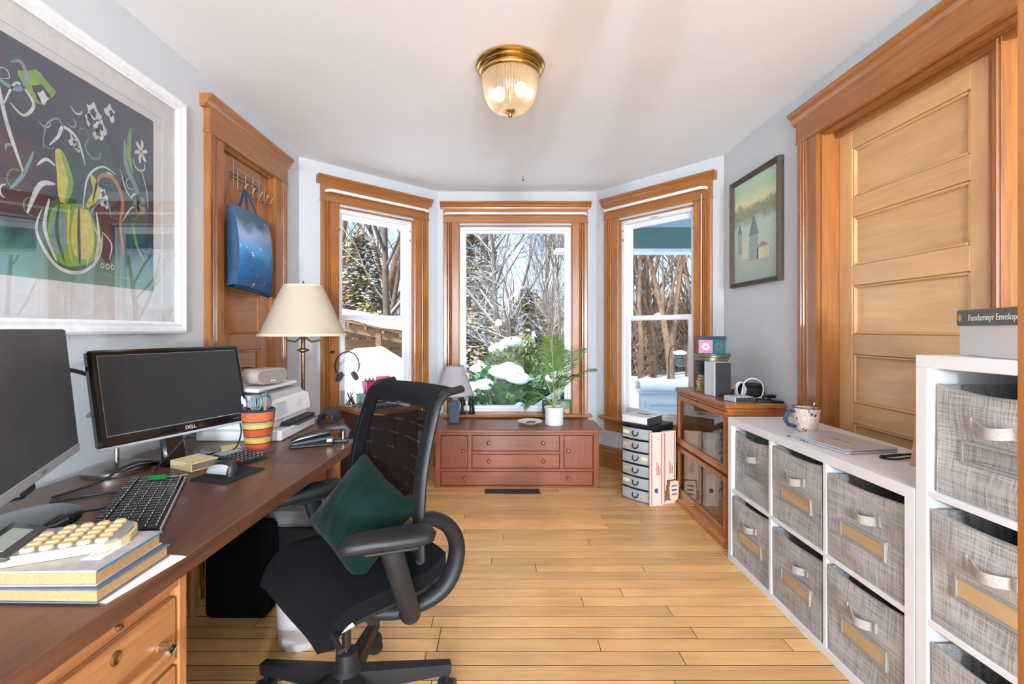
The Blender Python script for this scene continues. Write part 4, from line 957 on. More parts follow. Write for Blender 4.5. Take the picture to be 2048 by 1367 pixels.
# headset on a hook on the window casing
hk = thing('wall_hook', 'small dark hook screwed to the window casing, holding the headset', 'hook', (A.x + wd.x * .235, A.y + wd.y * .235, 1.065), wang)
MB().tube([(0, -.02, 0), (0, -.06, 0), (0, -.075, .012)], .005, 8).lathe([(.012, 0), (.012, .006)], 12, M=Matrix.Translation((0, -.028, 0)) @ Matrix.Rotation(R(90), 4, 'X')).build('hook', 'black_plastic', hk)
hs = thing('headset', 'black headset with tangled cord hanging from the window casing hook', 'headset', (A.x + wd.x * .345 + wn_.x * .055, A.y + wd.y * .345 + wn_.y * .055, .96), wang)
arc = [(.098 * math.cos(a), 0, .105 * math.sin(a)) for a in [R(k) for k in range(-30, 211, 12)]]
MB().tube(arc, .008, 8, flat=.6).build('headband', 'black_plastic', hs, 60)
for s in (-1, 1): MB().lathe([(.001, -.014), (.03, -.013), (.034, 0), (.03, .013), (.001, .014)], 18, M=Matrix.Translation((s * .062, 0, -.085)) @ Matrix.Rotation(R(62 * s), 4, 'Y') @ Matrix.Diagonal((1.2, 1, 1, 1))).build('ear_pad', 'dark_grey', hs, 50)
lp = [(.10 * math.cos(a) * (1 + .2 * math.sin(2.3 * a)) + .03, -.012 + .006 * math.sin(5 * a), .005 + .085 * math.sin(a * 1.07)) for a in [R(k) for k in range(0, 700, 18)]]
MB().tube(lp + [(.05, -.01, -.10), (.055, 0, -.15), (.04, 0, -.20)], .0025, 6).build('cord', 'mid_grey', hs, 60)

# ------------------------------------------------------------------ over-door hooks and tote bag
oh = thing('over_door_hooks', 'chrome wire over-door hook rack on the closet door', 'hook rack', (XL, 2.43, 0), 90)
hz = 2.19
b = MB()
for u in (.13, .40): b.tube([(u, .03, hz + .017), (u, .012, hz + .019), (u, .010, hz), (u, .010, hz - .16)], .0028, 6)
for z in (hz - .05, hz - .10): b.tube([(.13, .008, z), (.46, .008, z)], .0026, 6)
b.build('wire_frame', 'chrome', oh, 60)
for u in (.17, .25, .33, .40, .46): MB().tube([(u, .008, hz - .05), (u, .008, hz - .155), (u, -.008, hz - .172), (u, -.03, hz - .165), (u, -.045, hz - .135)], .0028, 6).ball(u, -.046, hz - .132, .005, n=8, m=6).build('hook', 'chrome', oh, 60)
m, t, p = base('tote_print'); v = coords(t, (1, 1, 1), rnd=False); sp = nd(t, 'SeparateXYZ'); tc = nd(t, 'TexCoord'); t.links.new(tc.outputs['Object'], sp.inputs[0]); mr = nd(t, 'MapRange'); mr.inputs[1].default_value = 1.5; mr.inputs[2].default_value = 1.93
nz = noise(t, v, 7, 5, .6); ad = nd(t, 'Math', operation='MULTIPLY_ADD'); ad.inputs[1].default_value = .5; t.links.new(nz, ad.inputs[0])
t.links.new(sp.outputs['Z'], mr.inputs[0]); t.links.new(mr.outputs[0], ad.inputs[2])
col = ramp(t, ad.outputs[0], [(.2, lin((24, 66, 104))), (.5, lin((30, 96, 150))), (.70, lin((86, 146, 192))), (.86, lin((140, 158, 182))), (1.0, lin((70, 92, 108)))])
sp2 = noise(t, v, 34, 2, .5); spot = ramp(t, sp2, [(.68, (0, 0, 0)), (.71, (1, 1, 1))])
col = mix(t, col, lin((196, 186, 190)), spot); t.links.new(col, p.inputs['Base Color']); p.inputs['Roughness'].default_value = .75; bump(t, p, noise(t, v, 260, 2), .25)
plain('tote_dark', (28, 62, 94), .75, var=.2, scale=25); plain('tote_strap', (44, 74, 104), .7)
tb = thing('tote_bag', 'blue patterned canvas tote bag hanging from the over-door hooks', 'tote bag', (XL, 2.43, 0), 90)
def fb(u, v):   # front panel bowing out
    x = -.045 + .30 * u + .03 * (1 - v); z = 1.475 + .41 * v - .035 * u * (1 - v)
    return (x + .01 * math.sin(3 * v), -.080 - .050 * math.sin(PI * (.15 + .7 * v)) * (.6 + .4 * math.sin(PI * u)) - .02 * u, z + .008 * math.sin(PI * u) - .02 * u * v)
MB().grid(fb, 14, 16, -.003).build('front_panel', 'tote_print', tb, 60)
def bk_(u, v): return (.0 + .44 * u, -.036 - .008 * math.sin(PI * u), 1.47 + .41 * v - .03 * u)
MB().grid(bk_, 10, 10, -.003).build('back_panel', 'tote_dark', tb, 60)
def side(u0):
    def f(u, v):
        a = Vector(fb(u0, v)); c = Vector(bk_(u0, v)); q = a.lerp(c, u); q.x += (.035 if u0 else -.035) * math.sin(PI * u) * .6; return q
    return f
MB().grid(side(0), 6, 14, .002).build('gusset', 'tote_dark', tb, 60); MB().grid(side(1), 6, 14, -.002).build('gusset', 'tote_print', tb, 60)
MB().grid(lambda u, v: Vector(fb(u, 0)).lerp(Vector(bk_(u, 0)), v) - Vector((0, 0, .012 * math.sin(PI * v))), 10, 6, .002).build('bottom', 'tote_dark', tb, 60)
for (ya, zf) in ((-.112, 1.875), (-.045, 1.875)):
    for xa, xt in ((.05, .163), (.19, .177)):
        MB().grid(lambda u, v: (xa + (xt - xa) * v ** .8 + (u - .5) * .028 * (1 - .35 * v), ya + (-.035 - ya) * v, zf - .03 + (hz - .160 - zf + .03) * v), 2, 8, .003).build('strap', 'tote_strap', tb, 60)
# ------------------------------------------------------------------ office chair
plain('chair_fabric', (12, 12, 15), .95, var=.15, scale=300, bmp=.3, sheen=.02, spec=.12)
plain('chair_plastic', (26, 27, 29), .48, spec=.35, var=.05)
m, t, p = base('chair_mesh'); t.nodes.remove(p); v = coords(t, (1, 1, 1), rnd=False)
df = nd(t, 'BsdfDiffuse'); df.inputs[0].default_value = lin((20, 18, 19)); tr = nd(t, 'BsdfTransparent'); mx = nd(t, 'MixShader')
wv = nd(t, 'TexWave', wave_type='BANDS', bands_direction='Z'); wv.inputs['Scale'].default_value = 6.6; wv.inputs['Distortion'].default_value = .0; t.links.new(v, wv.inputs['Vector'])
line = ramp(t, wv.outputs['Fac'], [(.955, (0, 0, 0)), (.985, (1, 1, 1))]); dash = ramp(t, noise(t, coords(t, (14, 14, 3), rnd=False), 1.5, 2), [(.44, (0, 0, 0)), (.56, (1, 1, 1))])
ck = nd(t, 'TexChecker'); ck.inputs['Scale'].default_value = 420; t.links.new(v, ck.inputs['Vector'])
hole = mix(t, line, dash, 1.0, 'MULTIPLY'); a_ = nd(t, 'Math', operation='MULTIPLY_ADD'); a_.inputs[1].default_value = .20; t.links.new(ck.outputs['Fac'], a_.inputs[0]); a_.inputs[2].default_value = .04
b_ = nd(t, 'Math', operation='MULTIPLY_ADD'); b_.inputs[1].default_value = .6; t.links.new(hole, b_.inputs[0]); t.links.new(a_.outputs[0], b_.inputs[2])
t.links.new(b_.outputs[0], mx.inputs[0]); t.links.new(df.outputs[0], mx.inputs[1]); t.links.new(tr.outputs[0], mx.inputs[2]); t.links.new(mx.outputs[0], t.nodes['Material Output'].inputs[0])
ch = thing('office_chair', 'black office chair with mesh back, padded armrests and star base', 'office chair', (-.49, 1.455, 0), -45)
for wa in (90, 18, 162, 234, 306):
    a = R(wa + 45); dx, dy = math.cos(a), math.sin(a); M = Matrix.Rotation(a, 4, 'Z')
    lg = MB().add([(.03, -.028, .105), (.03, .028, .105), (.33, .018, .085), (.33, -.018, .085), (.03, -.024, .165), (.03, .024, .165), (.335, .014, .115), (.335, -.014, .115)], [(0, 1, 2, 3), (4, 5, 6, 7), (0, 1, 5, 4), (1, 2, 6, 5), (2, 3, 7, 6), (3, 0, 4, 7)], M).build('base_leg', 'chair_plastic', ch)
    wa2 = R(wa * 1.7); wx, wy = math.cos(wa2), math.sin(wa2); cx, cy = dx * .32, dy * .32
    MB().cyl(cx, cy, .05, .09, .008, n=10).tube([(cx - wx * .012, cy - wy * .012, .036), (cx + wx * .012, cy + wy * .012, .036)], .024, 16).build('caster_hood', 'chair_plastic', lg)
    for s in (-1, 1): MB().tube([(cx + s * wx * .010, cy + s * wy * .010, .0305), (cx + s * wx * .026, cy + s * wy * .026, .0305)], .030, 22).build('caster_wheel', 'black_plastic', lg)
MB().lathe([(.04, .09), (.046, .10), (.044, .165), (.034, .175), (.032, .225), (.026, .228)], 28).build('hub', 'black_plastic', ch, 40)
MB().cyl(0, 0, .22, .44, .0145, n=20).build('gas_column', 'black_gloss', ch)
MB().bx(-.09, .09, -.10, .14, .40, .45, .01).build('mechanism', 'mid_grey', ch)
for s in (-1, 1): MB().add([(s * .10, -.12, .45), (s * .10, .12, .46), (s * .10, .12, .385), (s * .10, -.07, .365), (s * .115, -.12, .45), (s * .115, .12, .46), (s * .115, .12, .385), (s * .115, -.07, .365)], [(0, 1, 2, 3), (4, 5, 6, 7), (0, 1, 5, 4), (1, 2, 6, 5), (2, 3, 7, 6), (3, 0, 4, 7)]).build('side_bracket', 'light_grey', ch)
def seat_f(dz, inset=0):
    def f(u, v):
        y = .235 - .45 * v; x = -.02 + (-.245 + inset + (.49 - 2 * inset) * u) * (1 - .10 * max(0, v - .7) / .3 - .08 * max(0, .15 - v) / .15)
        z = .522 - .012 * math.sin(PI * u) - .02 * abs(2 * u - 1) ** 4 + dz
        q = max(0, v - .66) / .34; z -= .10 * q ** 2.1; y += .035 * q ** 3
        z -= .022 * max(0, .2 - v) / .2 * -1
        return (x, y, z)
    return f
MB().grid(seat_f(0), 22, 26, -.052).build('seat', 'chair_fabric', ch, 60)
_sf = seat_f(-.054, .012); MB().grid(lambda u, v: _sf(u, v * .70), 14, 18, -.014).build('seat_shell', 'chair_plastic', ch, 60)
MB().tube([(.19, -.14, .445), (.26, -.15, .435), (.275, -.15, .432)], [.008, .008, .012], 8, flat=.6).build('lever', 'black_plastic', ch)
# back
def back_c(v):   # centre line of the back: (y, z)
    z = .545 + .50 * v; y = .165 + .075 * v + .03 * math.sin(PI * v) * -1
    if v > .93: q = (v - .93) / .07; y += .085 * q ** 1.3; z = .545 + .50 * .93 + .035 * math.sin(PI * .62 * q)
    return y, z
def back_f(u, v, w=None, off=0):
    y, z = back_c(v); hw = (.225 - .02 * v) if w is None else w
    x = -hw + 2 * hw * u
    return (x, y - .05 * (2 * u - 1) ** 2 * (1 - .3 * v) + off, z)
def sub(u0, u1, v0, v1, off): return lambda u, v: back_f(u0 + (u1 - u0) * u, v0 + (v1 - v0) * v, None, off)
bkm = MB().grid(sub(.105, .90, .0, .89, 0), 18, 24).build('back_mesh', 'chair_mesh', ch, 180)
for u0, u1 in ((0, .115), (.89, 1)): MB().grid(sub(u0, u1, 0, .89, -.004), 5, 26, .012).build('mesh_border', 'chair_fabric', ch, 60)
MB().grid(sub(0, 1, .88, 1.0, -.004), 18, 14, .014).build('top_roll', 'chair_fabric', ch, 60)
for u in (0, 1): MB().tube([Vector(back_f(u, k / 24)) + Vector((0, .010, 0)) for k in range(25)], .013, 8, flat=1.4).build('back_upright', 'chair_plastic', ch, 60)
MB().tube([Vector(back_f(k / 10, .0)) + Vector((0, .008, 0)) for k in range(11)], .014, 8).build('back_lower_rail', 'chair_plastic', ch, 60)
def smooth_path(P, n):
    P = [Vector(p) for p in P]; out = []
    for i in range(len(P) - 1):
        p0, p1, p2, p3 = P[max(i - 1, 0)], P[i], P[i + 1], P[min(i + 2, len(P) - 1)]
        for k in range(n): u = k / n; out.append(.5 * ((2 * p1) + (p2 - p0) * u + (2 * p0 - 5 * p1 + 4 * p2 - p3) * u * u + (3 * p1 - p0 - 3 * p2 + p3) * u ** 3))
    return out + [P[-1]]
for s in (-1, 1):
    MB().tube(smooth_path([(s * .222, .125, .66), (s * .224, .175, .655), (s * .226, .235, .61), (s * .224, .265, .54), (s * .218, .25, .46), (s * .20, .20, .405), (s * .15, .10, .375), (s * .108, .02, .39)], 5), [.025 + .006 * math.sin(PI * k / 35) for k in range(36)], 12, flat=.8).build('back_arm', 'chair_plastic', ch, 60)
    MB().tube([(s * .10, .03, .382), (s * .128, .03, .382)], .032, 20).tube([(s * .126, .03, .382), (s * .131, .03, .382)], .012, 14).build('pivot_cap', 'chair_plastic', ch, 40)
    # armrest
    post = MB().tube(smooth_path([(s * .19, .095, .385), (s * .235, .085, .40), (s * .258, .05, .48), (s * .265, .015, .58), (s * .262, .0, .638)], 5), [.024 + .010 * k / 20 for k in range(21)], 14, flat=.8).build('arm_post', 'chair_plastic', ch, 60)
    arot = 26 if s > 0 else 0
    pad = MB()
    def pf(u, v):
        a = 2 * PI * u; t_ = -1 + 2 * v; ln = .135; wd_ = .047 * (1 - .25 * max(0, -t_)) * (1 - abs(t_) ** 7) ** .5; hh = .019 * (1 - abs(t_) ** 9) ** .5
        ca_, sa_ = math.cos(a), math.sin(a)
        return (wd_ * (abs(ca_) ** .6) * (1 if ca_ > 0 else -1), t_ * ln, hh * (abs(sa_) ** .6) * (1 if sa_ > 0 else -1) - .012 * max(0, -t_) ** 3)
    pad.grid(pf, 24, 20); pad.rot(-arot, 'Z').move(s * .262, -.01, .665)
    pad.build('arm_pad', 'chair_plastic', ch, 60)
    MB().box(s * .262, 0, .641, .07, .15, .014, .005, 0, 0, -arot).build('arm_plate', 'black_plastic', ch)
# green cushion
plain('green_velvet', (10, 30, 27), .95, var=.3, scale=14, bmp=.2, sheen=.06, spec=.1)
cu_ = MB()
def pil(sgn):
    def f(u, v):
        a, c = 2 * u - 1, 2 * v - 1; e = (1 - abs(a) ** 2.6) * (1 - abs(c) ** 2.6)
        pinch = 1 - .07 * (1 - abs(a * c)) * max(abs(a), abs(c)) ** 3
        return (.148 * a * pinch, .138 * c * pinch, sgn * (.058 * e ** .55 + .004 * math.sin(14 * a + 5 * c) * e))
    return f
cu_.grid(pil(1), 24, 24).grid(pil(-1), 24, 24)
co = tag(cu_.build('cushion', 'green_velvet', None, 180), 'dark green velvet cushion leaning on the office chair seat', 'cushion')
def along(o, loc, xa, ya):
    xa = Vector(xa).normalized(); ya = Vector(ya); ya = (ya - xa * ya.dot(xa)).normalized(); za = xa.cross(ya)
    o.matrix_world = Matrix.Translation(loc) @ Matrix((xa, ya, za)).transposed().to_4x4()
along(co, (-.448, 1.467, .650), (.70, -.52, -.42), (.40, .30, .80))
for v_ in co.data.vertices:                      # the lower corner flattens where it rests on the seat
    w_ = co.matrix_world @ v_.co
    if w_.z < .510: w_.z = .510 - .05 * (.510 - w_.z); v_.co = co.matrix_world.inverted() @ w_

# ------------------------------------------------------------------ dresser under the middle window
dr_ = thing('dresser', 'low red-brown wooden dresser under the middle window', 'dresser', (.1215, 3.60, 0))
W = .642; HZ = .46
MB().bx(-W - .03, W + .03, -.03, .36, HZ - .026, HZ, .005).build('dresser_top', 'dresser_x', dr_)
MB().bx(-W, W, .02, .34, .012, HZ - .026).build('carcass', 'dresser_x', dr_)
for x in (-W, W - .045): MB().bx(x, x + .045, -.0, .03, 0, HZ - .026, .003).build('corner_post', 'dresser_z', dr_)
for z0, z1 in ((.0, .016), (.128, .150), (.410, HZ - .026)): MB().bx(-W + .045, W - .045, .002, .03, z0, z1, .002).build('rail', 'dresser_x', dr_)
for x in (-.385, .335): MB().bx(x, x + .030, .002, .03, .15, .41, .002).build('divider', 'dresser_z', dr_)
MB().bx(-.355, .335, .004, .03, .262, .284, .002).build('rail', 'dresser_x', dr_)
def knob(par, x, z): MB().lathe([(.008, 0), (.007, .008), (.015, .014), (.016, .020), (.011, .027), (.001, .029)], 18, M=Matrix.Translation((x, .003, z)) @ Matrix.Rotation(R(90), 4, 'X')).build('knob', 'dresser_z', par, 40)
for x0, x1, z0, z1, ks in ((-.352, .332, .287, .407, (-.22, .205)), (-.352, .332, .153, .259, (-.22, .205)), (-W + .048, W - .048, .019, .125, (-.41, .40))):
    q = MB().bx(x0, x1, .004, .03, z0, z1, .003).build('drawer', 'dresser_x', dr_)
    for k in ks: knob(q, k, (z0 + z1) / 2 + .004)
for x0, x1, k in ((-W + .048, -.388, -.42), (.368, W - .048, .40)):
    q = MB().bx(x0, x1, .004, .03, .153, .407, .003).build('cupboard_door', 'dresser_z', dr_); knob(q, k, .29)
# floor register
fr_ = thing('floor_register', 'black metal floor register in front of the dresser', 'floor register', (.083, 3.52, 0))
bars(MB(), -.215, .215, -.055, .055, .014, 0, .007, .002).rot(-90, 'X').build('rim', 'black_plastic', fr_)
MB().bx(-.21, .21, -.05, .05, 0.0, .002).build('backing', 'black_plastic', fr_)
for k in range(26): MB().box(-.195 + .0156 * k, 0, .004, .005, .094, .004, .001, 0, 0, 14 if k % 2 else -14).build('slat', 'dark_grey', fr_)

# lamp, binoculars, plate, palm, tin
tl_ = thing('table_lamp', 'table lamp with grey shade and slate blue glass base on the dresser', 'table lamp', (-.385, 3.80, HZ))
m, t, p = base('slate_glass'); p.inputs['Base Color'].default_value = lin((66, 80, 98)); p.inputs['Roughness'].default_value = .08; p.inputs['Coat Weight'].default_value = .6
MB().box(0, 0, .007, .10, .10, .014, .004).build('foot', 'clear_plastic', tl_)
MB().lathe([(.050, .014), (.052, .02), (.062, .15), (.064, .165), (.056, .178), (.036, .19), (.030, .20), (.030, .222), (.040, .235), (.030, .245)], 4, M=Matrix.Rotation(R(45), 4, 'Z')).build('base', 'slate_glass', tl_)
MB().cyl(0, 0, .24, .29, .010, n=12).build('socket', 'old_brass', tl_)
MB().shell([(.158, .242), (.072, .475)], 60).build('shade', 'shade_grey', tl_, 60); [MB().shell(q, 60).build('shade_trim', 'mid_grey', tl_, 60) for q in ([(.159, .240), (.158, .247)], [(.073, .471), (.072, .478)])]
bn = thing('binoculars', 'black binoculars standing upright on the window sill', 'binoculars', (-.315, 4.185, WZ0), 0)
for s in (-1, 1): MB().lathe([(.030, .0), (.032, .004), (.030, .05), (.026, .07), (.032, .085), (.030, .12), (.018, .132), (.018, .150), (.021, .152), (.021, .165), (.001, .165)], 20, s * .040, 0).build('barrel', 'black_plastic', bn, 40)
MB().box(0, 0, .10, .05, .02, .045, .004).cyl(0, 0, .09, .15, .009, n=12).build('bridge', 'silver', bn); MB().box(0, -.022, .055, .05, .006, .05, .006).build('strap_label', 'white_plastic', bn)
MB().tube([(-.05, -.03, .09), (-.03, -.035, .02), (.0, -.036, .045), (.02, -.036, .02), (.045, -.032, .08)], .003, 6).build('strap', 'black_plastic', bn, 60)
pl_ = thing('plate', 'small white plate with crumbs on the dresser top', 'plate', (.235, 3.80, HZ))
MB().lathe([(.05, 0), (.052, .003), (.098, .020), (.104, .024), (.101, .0255), (.06, .010), (.001, .009)], 40).build('dish', 'white_plastic', pl_, 35)
for k in range(5): MB().ball(-.02 + .014 * k, -.006 + .012 * (k % 3), .0145, .010, .007, .006, 8, 6).build('crumb', 'redwood', pl_, 60)
tn = thing('tin_box', 'painted green tin standing on the window sill behind the palm pot', 'tin', (.50, 4.185, WZ0))
m, t, p = base('tin_paint'); v = coords(t, rnd=False); t.links.new(ramp(t, noise(t, v, 16, 4, .6, 1.0), [(.38, lin((36, 92, 60))), (.52, lin((52, 124, 74))), (.58, lin((196, 120, 70))), (.70, lin((214, 176, 120)))]), p.inputs['Base Color']); p.inputs['Roughness'].default_value = .3
MB().bx(-.125, .125, -.018, .02, 0.0, .125, .006).build('panel', 'tin_paint', tn); bars(MB(), -.13, .13, 0, .13, .010, -.022, .022, .003).build('rim', plain('tin_green', (36, 84, 56), .35), tn)
pp = thing('potted_palm', 'young palm with feathery fronds in a white pot on the dresser', 'potted palm', (.432, 3.775, HZ))
MB().lathe([(.070, 0), (.074, .003), (.076, .13), (.081, .134), (.081, .146), (.074, .146), (.070, .125), (.066, .012), (.001, .012)], 36).build('pot', 'white_plastic', pp, 35)
MB().lathe([(.072, .120), (.001, .126)], 24).build('soil', plain('soil', (60, 44, 34), .95, var=.3, scale=80), pp)
plain('palm_leaf', (92, 126, 50), .45, var=.3, scale=8); plain('palm_stem', (150, 160, 96), .5)
rf_ = random.Random(12)
for (az, reach, top, curl) in ((95, .10, .62, .03), (250, .12, .66, .05), (20, .26, .60, .10), (340, .33, .50, .16), (185, .20, .52, .12), (170, .32, .30, .20), (200, .28, .26, .22), (60, .16, .56, .08), (300, .20, .44, .15)):
    a = R(az); dv = Vector((math.cos(a), math.sin(a), 0)); pts = []
    for k in range(15):
        u = k / 14; pts.append(dv * reach * (u ** 1.5) + Vector((0, 0, .12 + top * u - curl * u ** 3)))
    fr = MB().tube(pts, [.0045 * (1 - .8 * k / 14) + .0006 for k in range(15)], 6).build('frond_stem', 'palm_stem', pp, 60)
    lf = MB(); nl = 26
    for k in range(nl):
        u = .38 + .60 * k / nl; i = min(13, int(u * 14)); w = u * 14 - i; o = pts[i].lerp(pts[i + 1], w); tg = (pts[i + 1] - pts[i]).normalized()
        sd2 = tg.cross(Vector((0, 0, 1)) if abs(tg.z) < .95 else dv).normalized()
        if abs(tg.z) > .8: sd2 = (Vector((-dv.y, dv.x, 0)) + Vector((rf_.uniform(-.2, .2), rf_.uniform(-.2, .2), 0))).normalized()
        for s in (-1, 1):
            L = .15 * math.sin(PI * (.12 + .80 * k / nl)) + .02
            d = (sd2 * s * .8 + tg * .75 + Vector((0, 0, -.12 + rf_.uniform(-.08, .08)))).normalized(); nw = d.cross(tg).cross(d).normalized() * .0048
            q = o + d * L * .5 + Vector((0, 0, .006)); e = o + d * L - Vector((0, 0, .02 * L / .15))
            n = len(lf.v); lf.v += [tuple(o), tuple(q + nw), tuple(e), tuple(q - nw)]; lf.f.append((n, n + 1, n + 2, n + 3))
    lf.build('leaflets', 'palm_leaf', fr, None, fix=False)

# ------------------------------------------------------------------ cube storage units with fabric bins
m, t, p = base('linen'); v1 = coords(t, (7, 60, 300)); v2 = coords(t, (300, 60, 7)); v3 = coords(t, (1, 1, 1))
n1 = noise(t, v1, 1.0, 3, .6); n2 = noise(t, v2, 1.0, 3, .6); n3 = noise(t, v3, 9, 3)
s1 = nd(t, 'Math', operation='ADD'); t.links.new(n1, s1.inputs[0]); t.links.new(n2, s1.inputs[1]); s2 = nd(t, 'Math', operation='MULTIPLY_ADD'); s2.inputs[1].default_value = .35; t.links.new(n3, s2.inputs[0]); t.links.new(s1.outputs[0], s2.inputs[2])
t.links.new(ramp(t, s2.outputs[0], [(.78, lin((98, 90, 82))), (1.0, lin((150, 144, 138))), (1.0, lin((150, 144, 138)))]), p.inputs['Base Color'])
hf = nd(t, 'Math', operation='MULTIPLY'); hf.inputs[1].default_value = .5; t.links.new(s2.outputs[0], hf.inputs[0])
t.links.new(ramp(t, hf.outputs[0], [(.46, lin((122, 117, 112))), (.66, lin((186, 183, 179)))]), p.inputs['Base Color']); p.inputs['Roughness'].default_value = .7; bump(t, p, s1.outputs[0], .15)
wood('card_insert', (222, 186, 140), (200, 160, 116), 'x', .8, 0, .6); plain('linen_edge', (150, 146, 140), .75, var=.1, scale=120); plain('strap_linen', (176, 170, 162), .7, var=.12, scale=120)
def make_bin(w, h, d, bulge, skew, insert):
    t_ = thing('storage_bin', 'x', 'storage bin', group='grey linen bins in the white cube shelves')
    hw = w / 2
    def ff(u, v):
        x = -hw + w * u; z = h * v - .012 * math.sin(PI * u) * v ** 3 * bulge
        e = math.sin(PI * u) * math.sin(PI * min(1, v * 1.05))
        return (x, -.004 - .012 * bulge * e * math.sin(2.2 * PI * v + skew) - .004 * math.sin(5 * u + 3 * skew) * v, z)
    MB().grid(ff, 14, 14, -.004).build('front', 'linen', t_, 60)
    MB().bx(-hw, -hw + .004, .0, d, 0, h).bx(hw - .004, hw, .0, d, 0, h).bx(-hw, hw, d - .004, d, 0, h).bx(-hw, hw, 0, d, 0, .004).build('sides', 'linen', t_)
    MB().tube([Vector(ff(k / 14, 1)) + Vector((0, .002, 0)) for k in range(15)], .0035, 6).build('rim_binding', 'linen_edge', t_, 60)
    zc_ = h * .70
    st_ = MB().grid(lambda u, v: (-.062 + .124 * u, ff(.5, .7)[1] - .004 - .020 * math.sin(PI * min(1, max(0, (u - .12) / .76))), zc_ + .030 * (v - .5) - .014 * math.sin(PI * u)), 16, 3, .003).build('handle', 'strap_linen', t_, 60)
    for s in (-1, 1): MB().box(s * .060, ff(.5, .7)[1] - .003, zc_, .012, .008, .034, .002).build('handle_patch', 'linen_edge', st_)
    y0 = min(ff(.2 + .06 * k, .32 + .022 * j)[1] for k in range(11) for j in range(11)) - .001
    lb = bars(MB(), -.098, .098, h * .32, h * .53, .010, y0 - .004, y0 + .010, .002).build('label_frame', 'linen_edge', t_)
    if insert: MB().bx(-.090, .090, y0 - .0005, y0 + .002, h * .345, h * .515).build('label_card', 'card_insert', lb)
    MB().add([(-.091, y0 - .0028, h * .34), (.091, y0 - .0028, h * .34), (.091, y0 - .0028, h * .52), (-.091, y0 - .0028, h * .52)], [(0, 1, 2, 3)]).build('label_window', 'clear_plastic', lb)
    return t_
def cube_unit(label, y0, y1, zt, cols, rows):
    u = thing('cube_shelf', label, 'cube shelf', (1.226, y1, 0), -90); L = y1 - y0; T = .036; I = .018; Dp = .385
    MB().bx(0, L, 0, Dp, zt - T, zt, .0015).build('top_panel', 'white_lam', u); MB().bx(0, L, 0, Dp, 0, T, .0015).build('bottom_panel', 'white_lam', u)
    for x in (0, L - T): MB().bx(x, x + T, 0, Dp, T, zt - T, .0015).build('side_panel', 'white_lam', u)
    cw = (L - 2 * T - (cols - 1) * I) / cols; rh = (zt - 2 * T - (rows - 1) * I) / rows
    for k in range(1, cols): x = T + k * cw + (k - 1) * I; MB().bx(x, x + I, .002, Dp - .004, T, zt - T, .001).build('divider', 'white_lam', u)
    for c_ in range(cols):
        for k in range(1, rows): z = T + k * rh + (k - 1) * I; MB().bx(T + c_ * (cw + I), T + c_ * (cw + I) + cw, .002, Dp - .004, z, z + I, .001).build('shelf', 'white_lam', u)
    MB().bx(.01, L - .01, Dp - .004, Dp, .01, zt - .01).build('back_panel', 'white_lam', u)
    return [[(1.226, y1 - (T + c_ * (cw + I) + cw / 2), T + r_ * (rh + I)) for r_ in range(rows)] for c_ in range(cols)], cw, rh
slots, cw, rh = cube_unit('low white cube shelf of six compartments in front of the doors', 1.365, 2.49, .767, 3, 2)
slots2, cw2, rh2 = cube_unit('tall white cube shelf beside the low one', .595, 1.362, 1.165, 2, 3)
binA = make_bin(.318, .305, .33, .9, .3, True); binB = make_bin(.318, .305, .33, 1.5, 1.6, False); binC = make_bin(.318, .318, .33, 1.1, 2.6, True)
cname = ['nearest the bookcase', 'in the middle column', 'beside the tall shelf']; rname = ['bottom', 'top']
prot = {}
for c_ in range(3):
    for r_ in range(2):
        src = binB if (c_, r_) == (0, 1) else (binA if (c_ + r_) % 2 else binC)
        o = src if src.name not in prot else dup(src); prot[src.name] = 1
        p_ = slots[c_][r_]; put(o, (p_[0] + (.026 if src is binB else .014), p_[1], p_[2] + .0012), -90 + [.6, -.8, .5][c_], 'grey linen bin in the %s row of the low shelf, %s' % (rname[r_], cname[c_]))
for c_ in range(2):
    for r_ in range(3):
        o = dup(binB if (c_, r_) == (0, 2) else binC if r_ == 1 else binA)
        p_ = slots2[c_][r_]; put(o, (p_[0] + (.026 if r_ == 2 else .016), p_[1], p_[2] + .0012), -90, 'grey linen bin in the tall shelf, %s row, column %s the low shelf' % (['bottom', 'middle', 'top'][r_], ['next to', 'away from'][c_]))

# things on the low shelf
ZT = .767
m, t, p = base('mug_glaze'); v = coords(t, rnd=False); vo = nd(t, 'TexVoronoi'); vo.inputs['Scale'].default_value = 34; t.links.new(v, vo.inputs['Vector'])
fl1 = ramp(t, vo.outputs['Distance'], [(.24, (1, 1, 1)), (.30, (0, 0, 0))]); gate = ramp(t, noise(t, v, 26, 2), [(.46, (0, 0, 0)), (.52, (1, 1, 1))])
fl = mix(t, fl1, gate, 1.0, 'MULTIPLY'); ln = ramp(t, noise(t, v, 40, 2, .5, 2.0), [(.485, (0, 0, 0)), (.497, (1, 1, 1)), (.503, (1, 1, 1)), (.515, (0, 0, 0))])
c0 = mix(t, lin((234, 214, 200)), lin((110, 84, 76)), ln); t.links.new(mix(t, c0, lin((48, 74, 128)), fl), p.inputs['Base Color']); p.inputs['Roughness'].default_value = .15
mg = thing('mug', 'cream mug with blue flowers and a navy handle on the low shelf', 'mug', (1.415, 2.135, ZT)); mg.scale = (1.12, 1.12, 1.1)
MB().lathe([(.034, 0), (.037, .003), (.046, .05), (.051, .098), (.0525, .102), (.049, .102), (.043, .05), (.032, .008), (.001, .008)], 40).build('cup', 'mug_glaze', mg, 40)
MB().tube([(-.048, .0, .085), (-.070, .0, .088), (-.086, .0, .072), (-.088, .0, .05), (-.076, .0, .030), (-.044, .0, .020)], [.006, .0065, .007, .007, .0065, .006], 10, flat=1.2).build('handle', 'navy', mg, 60)
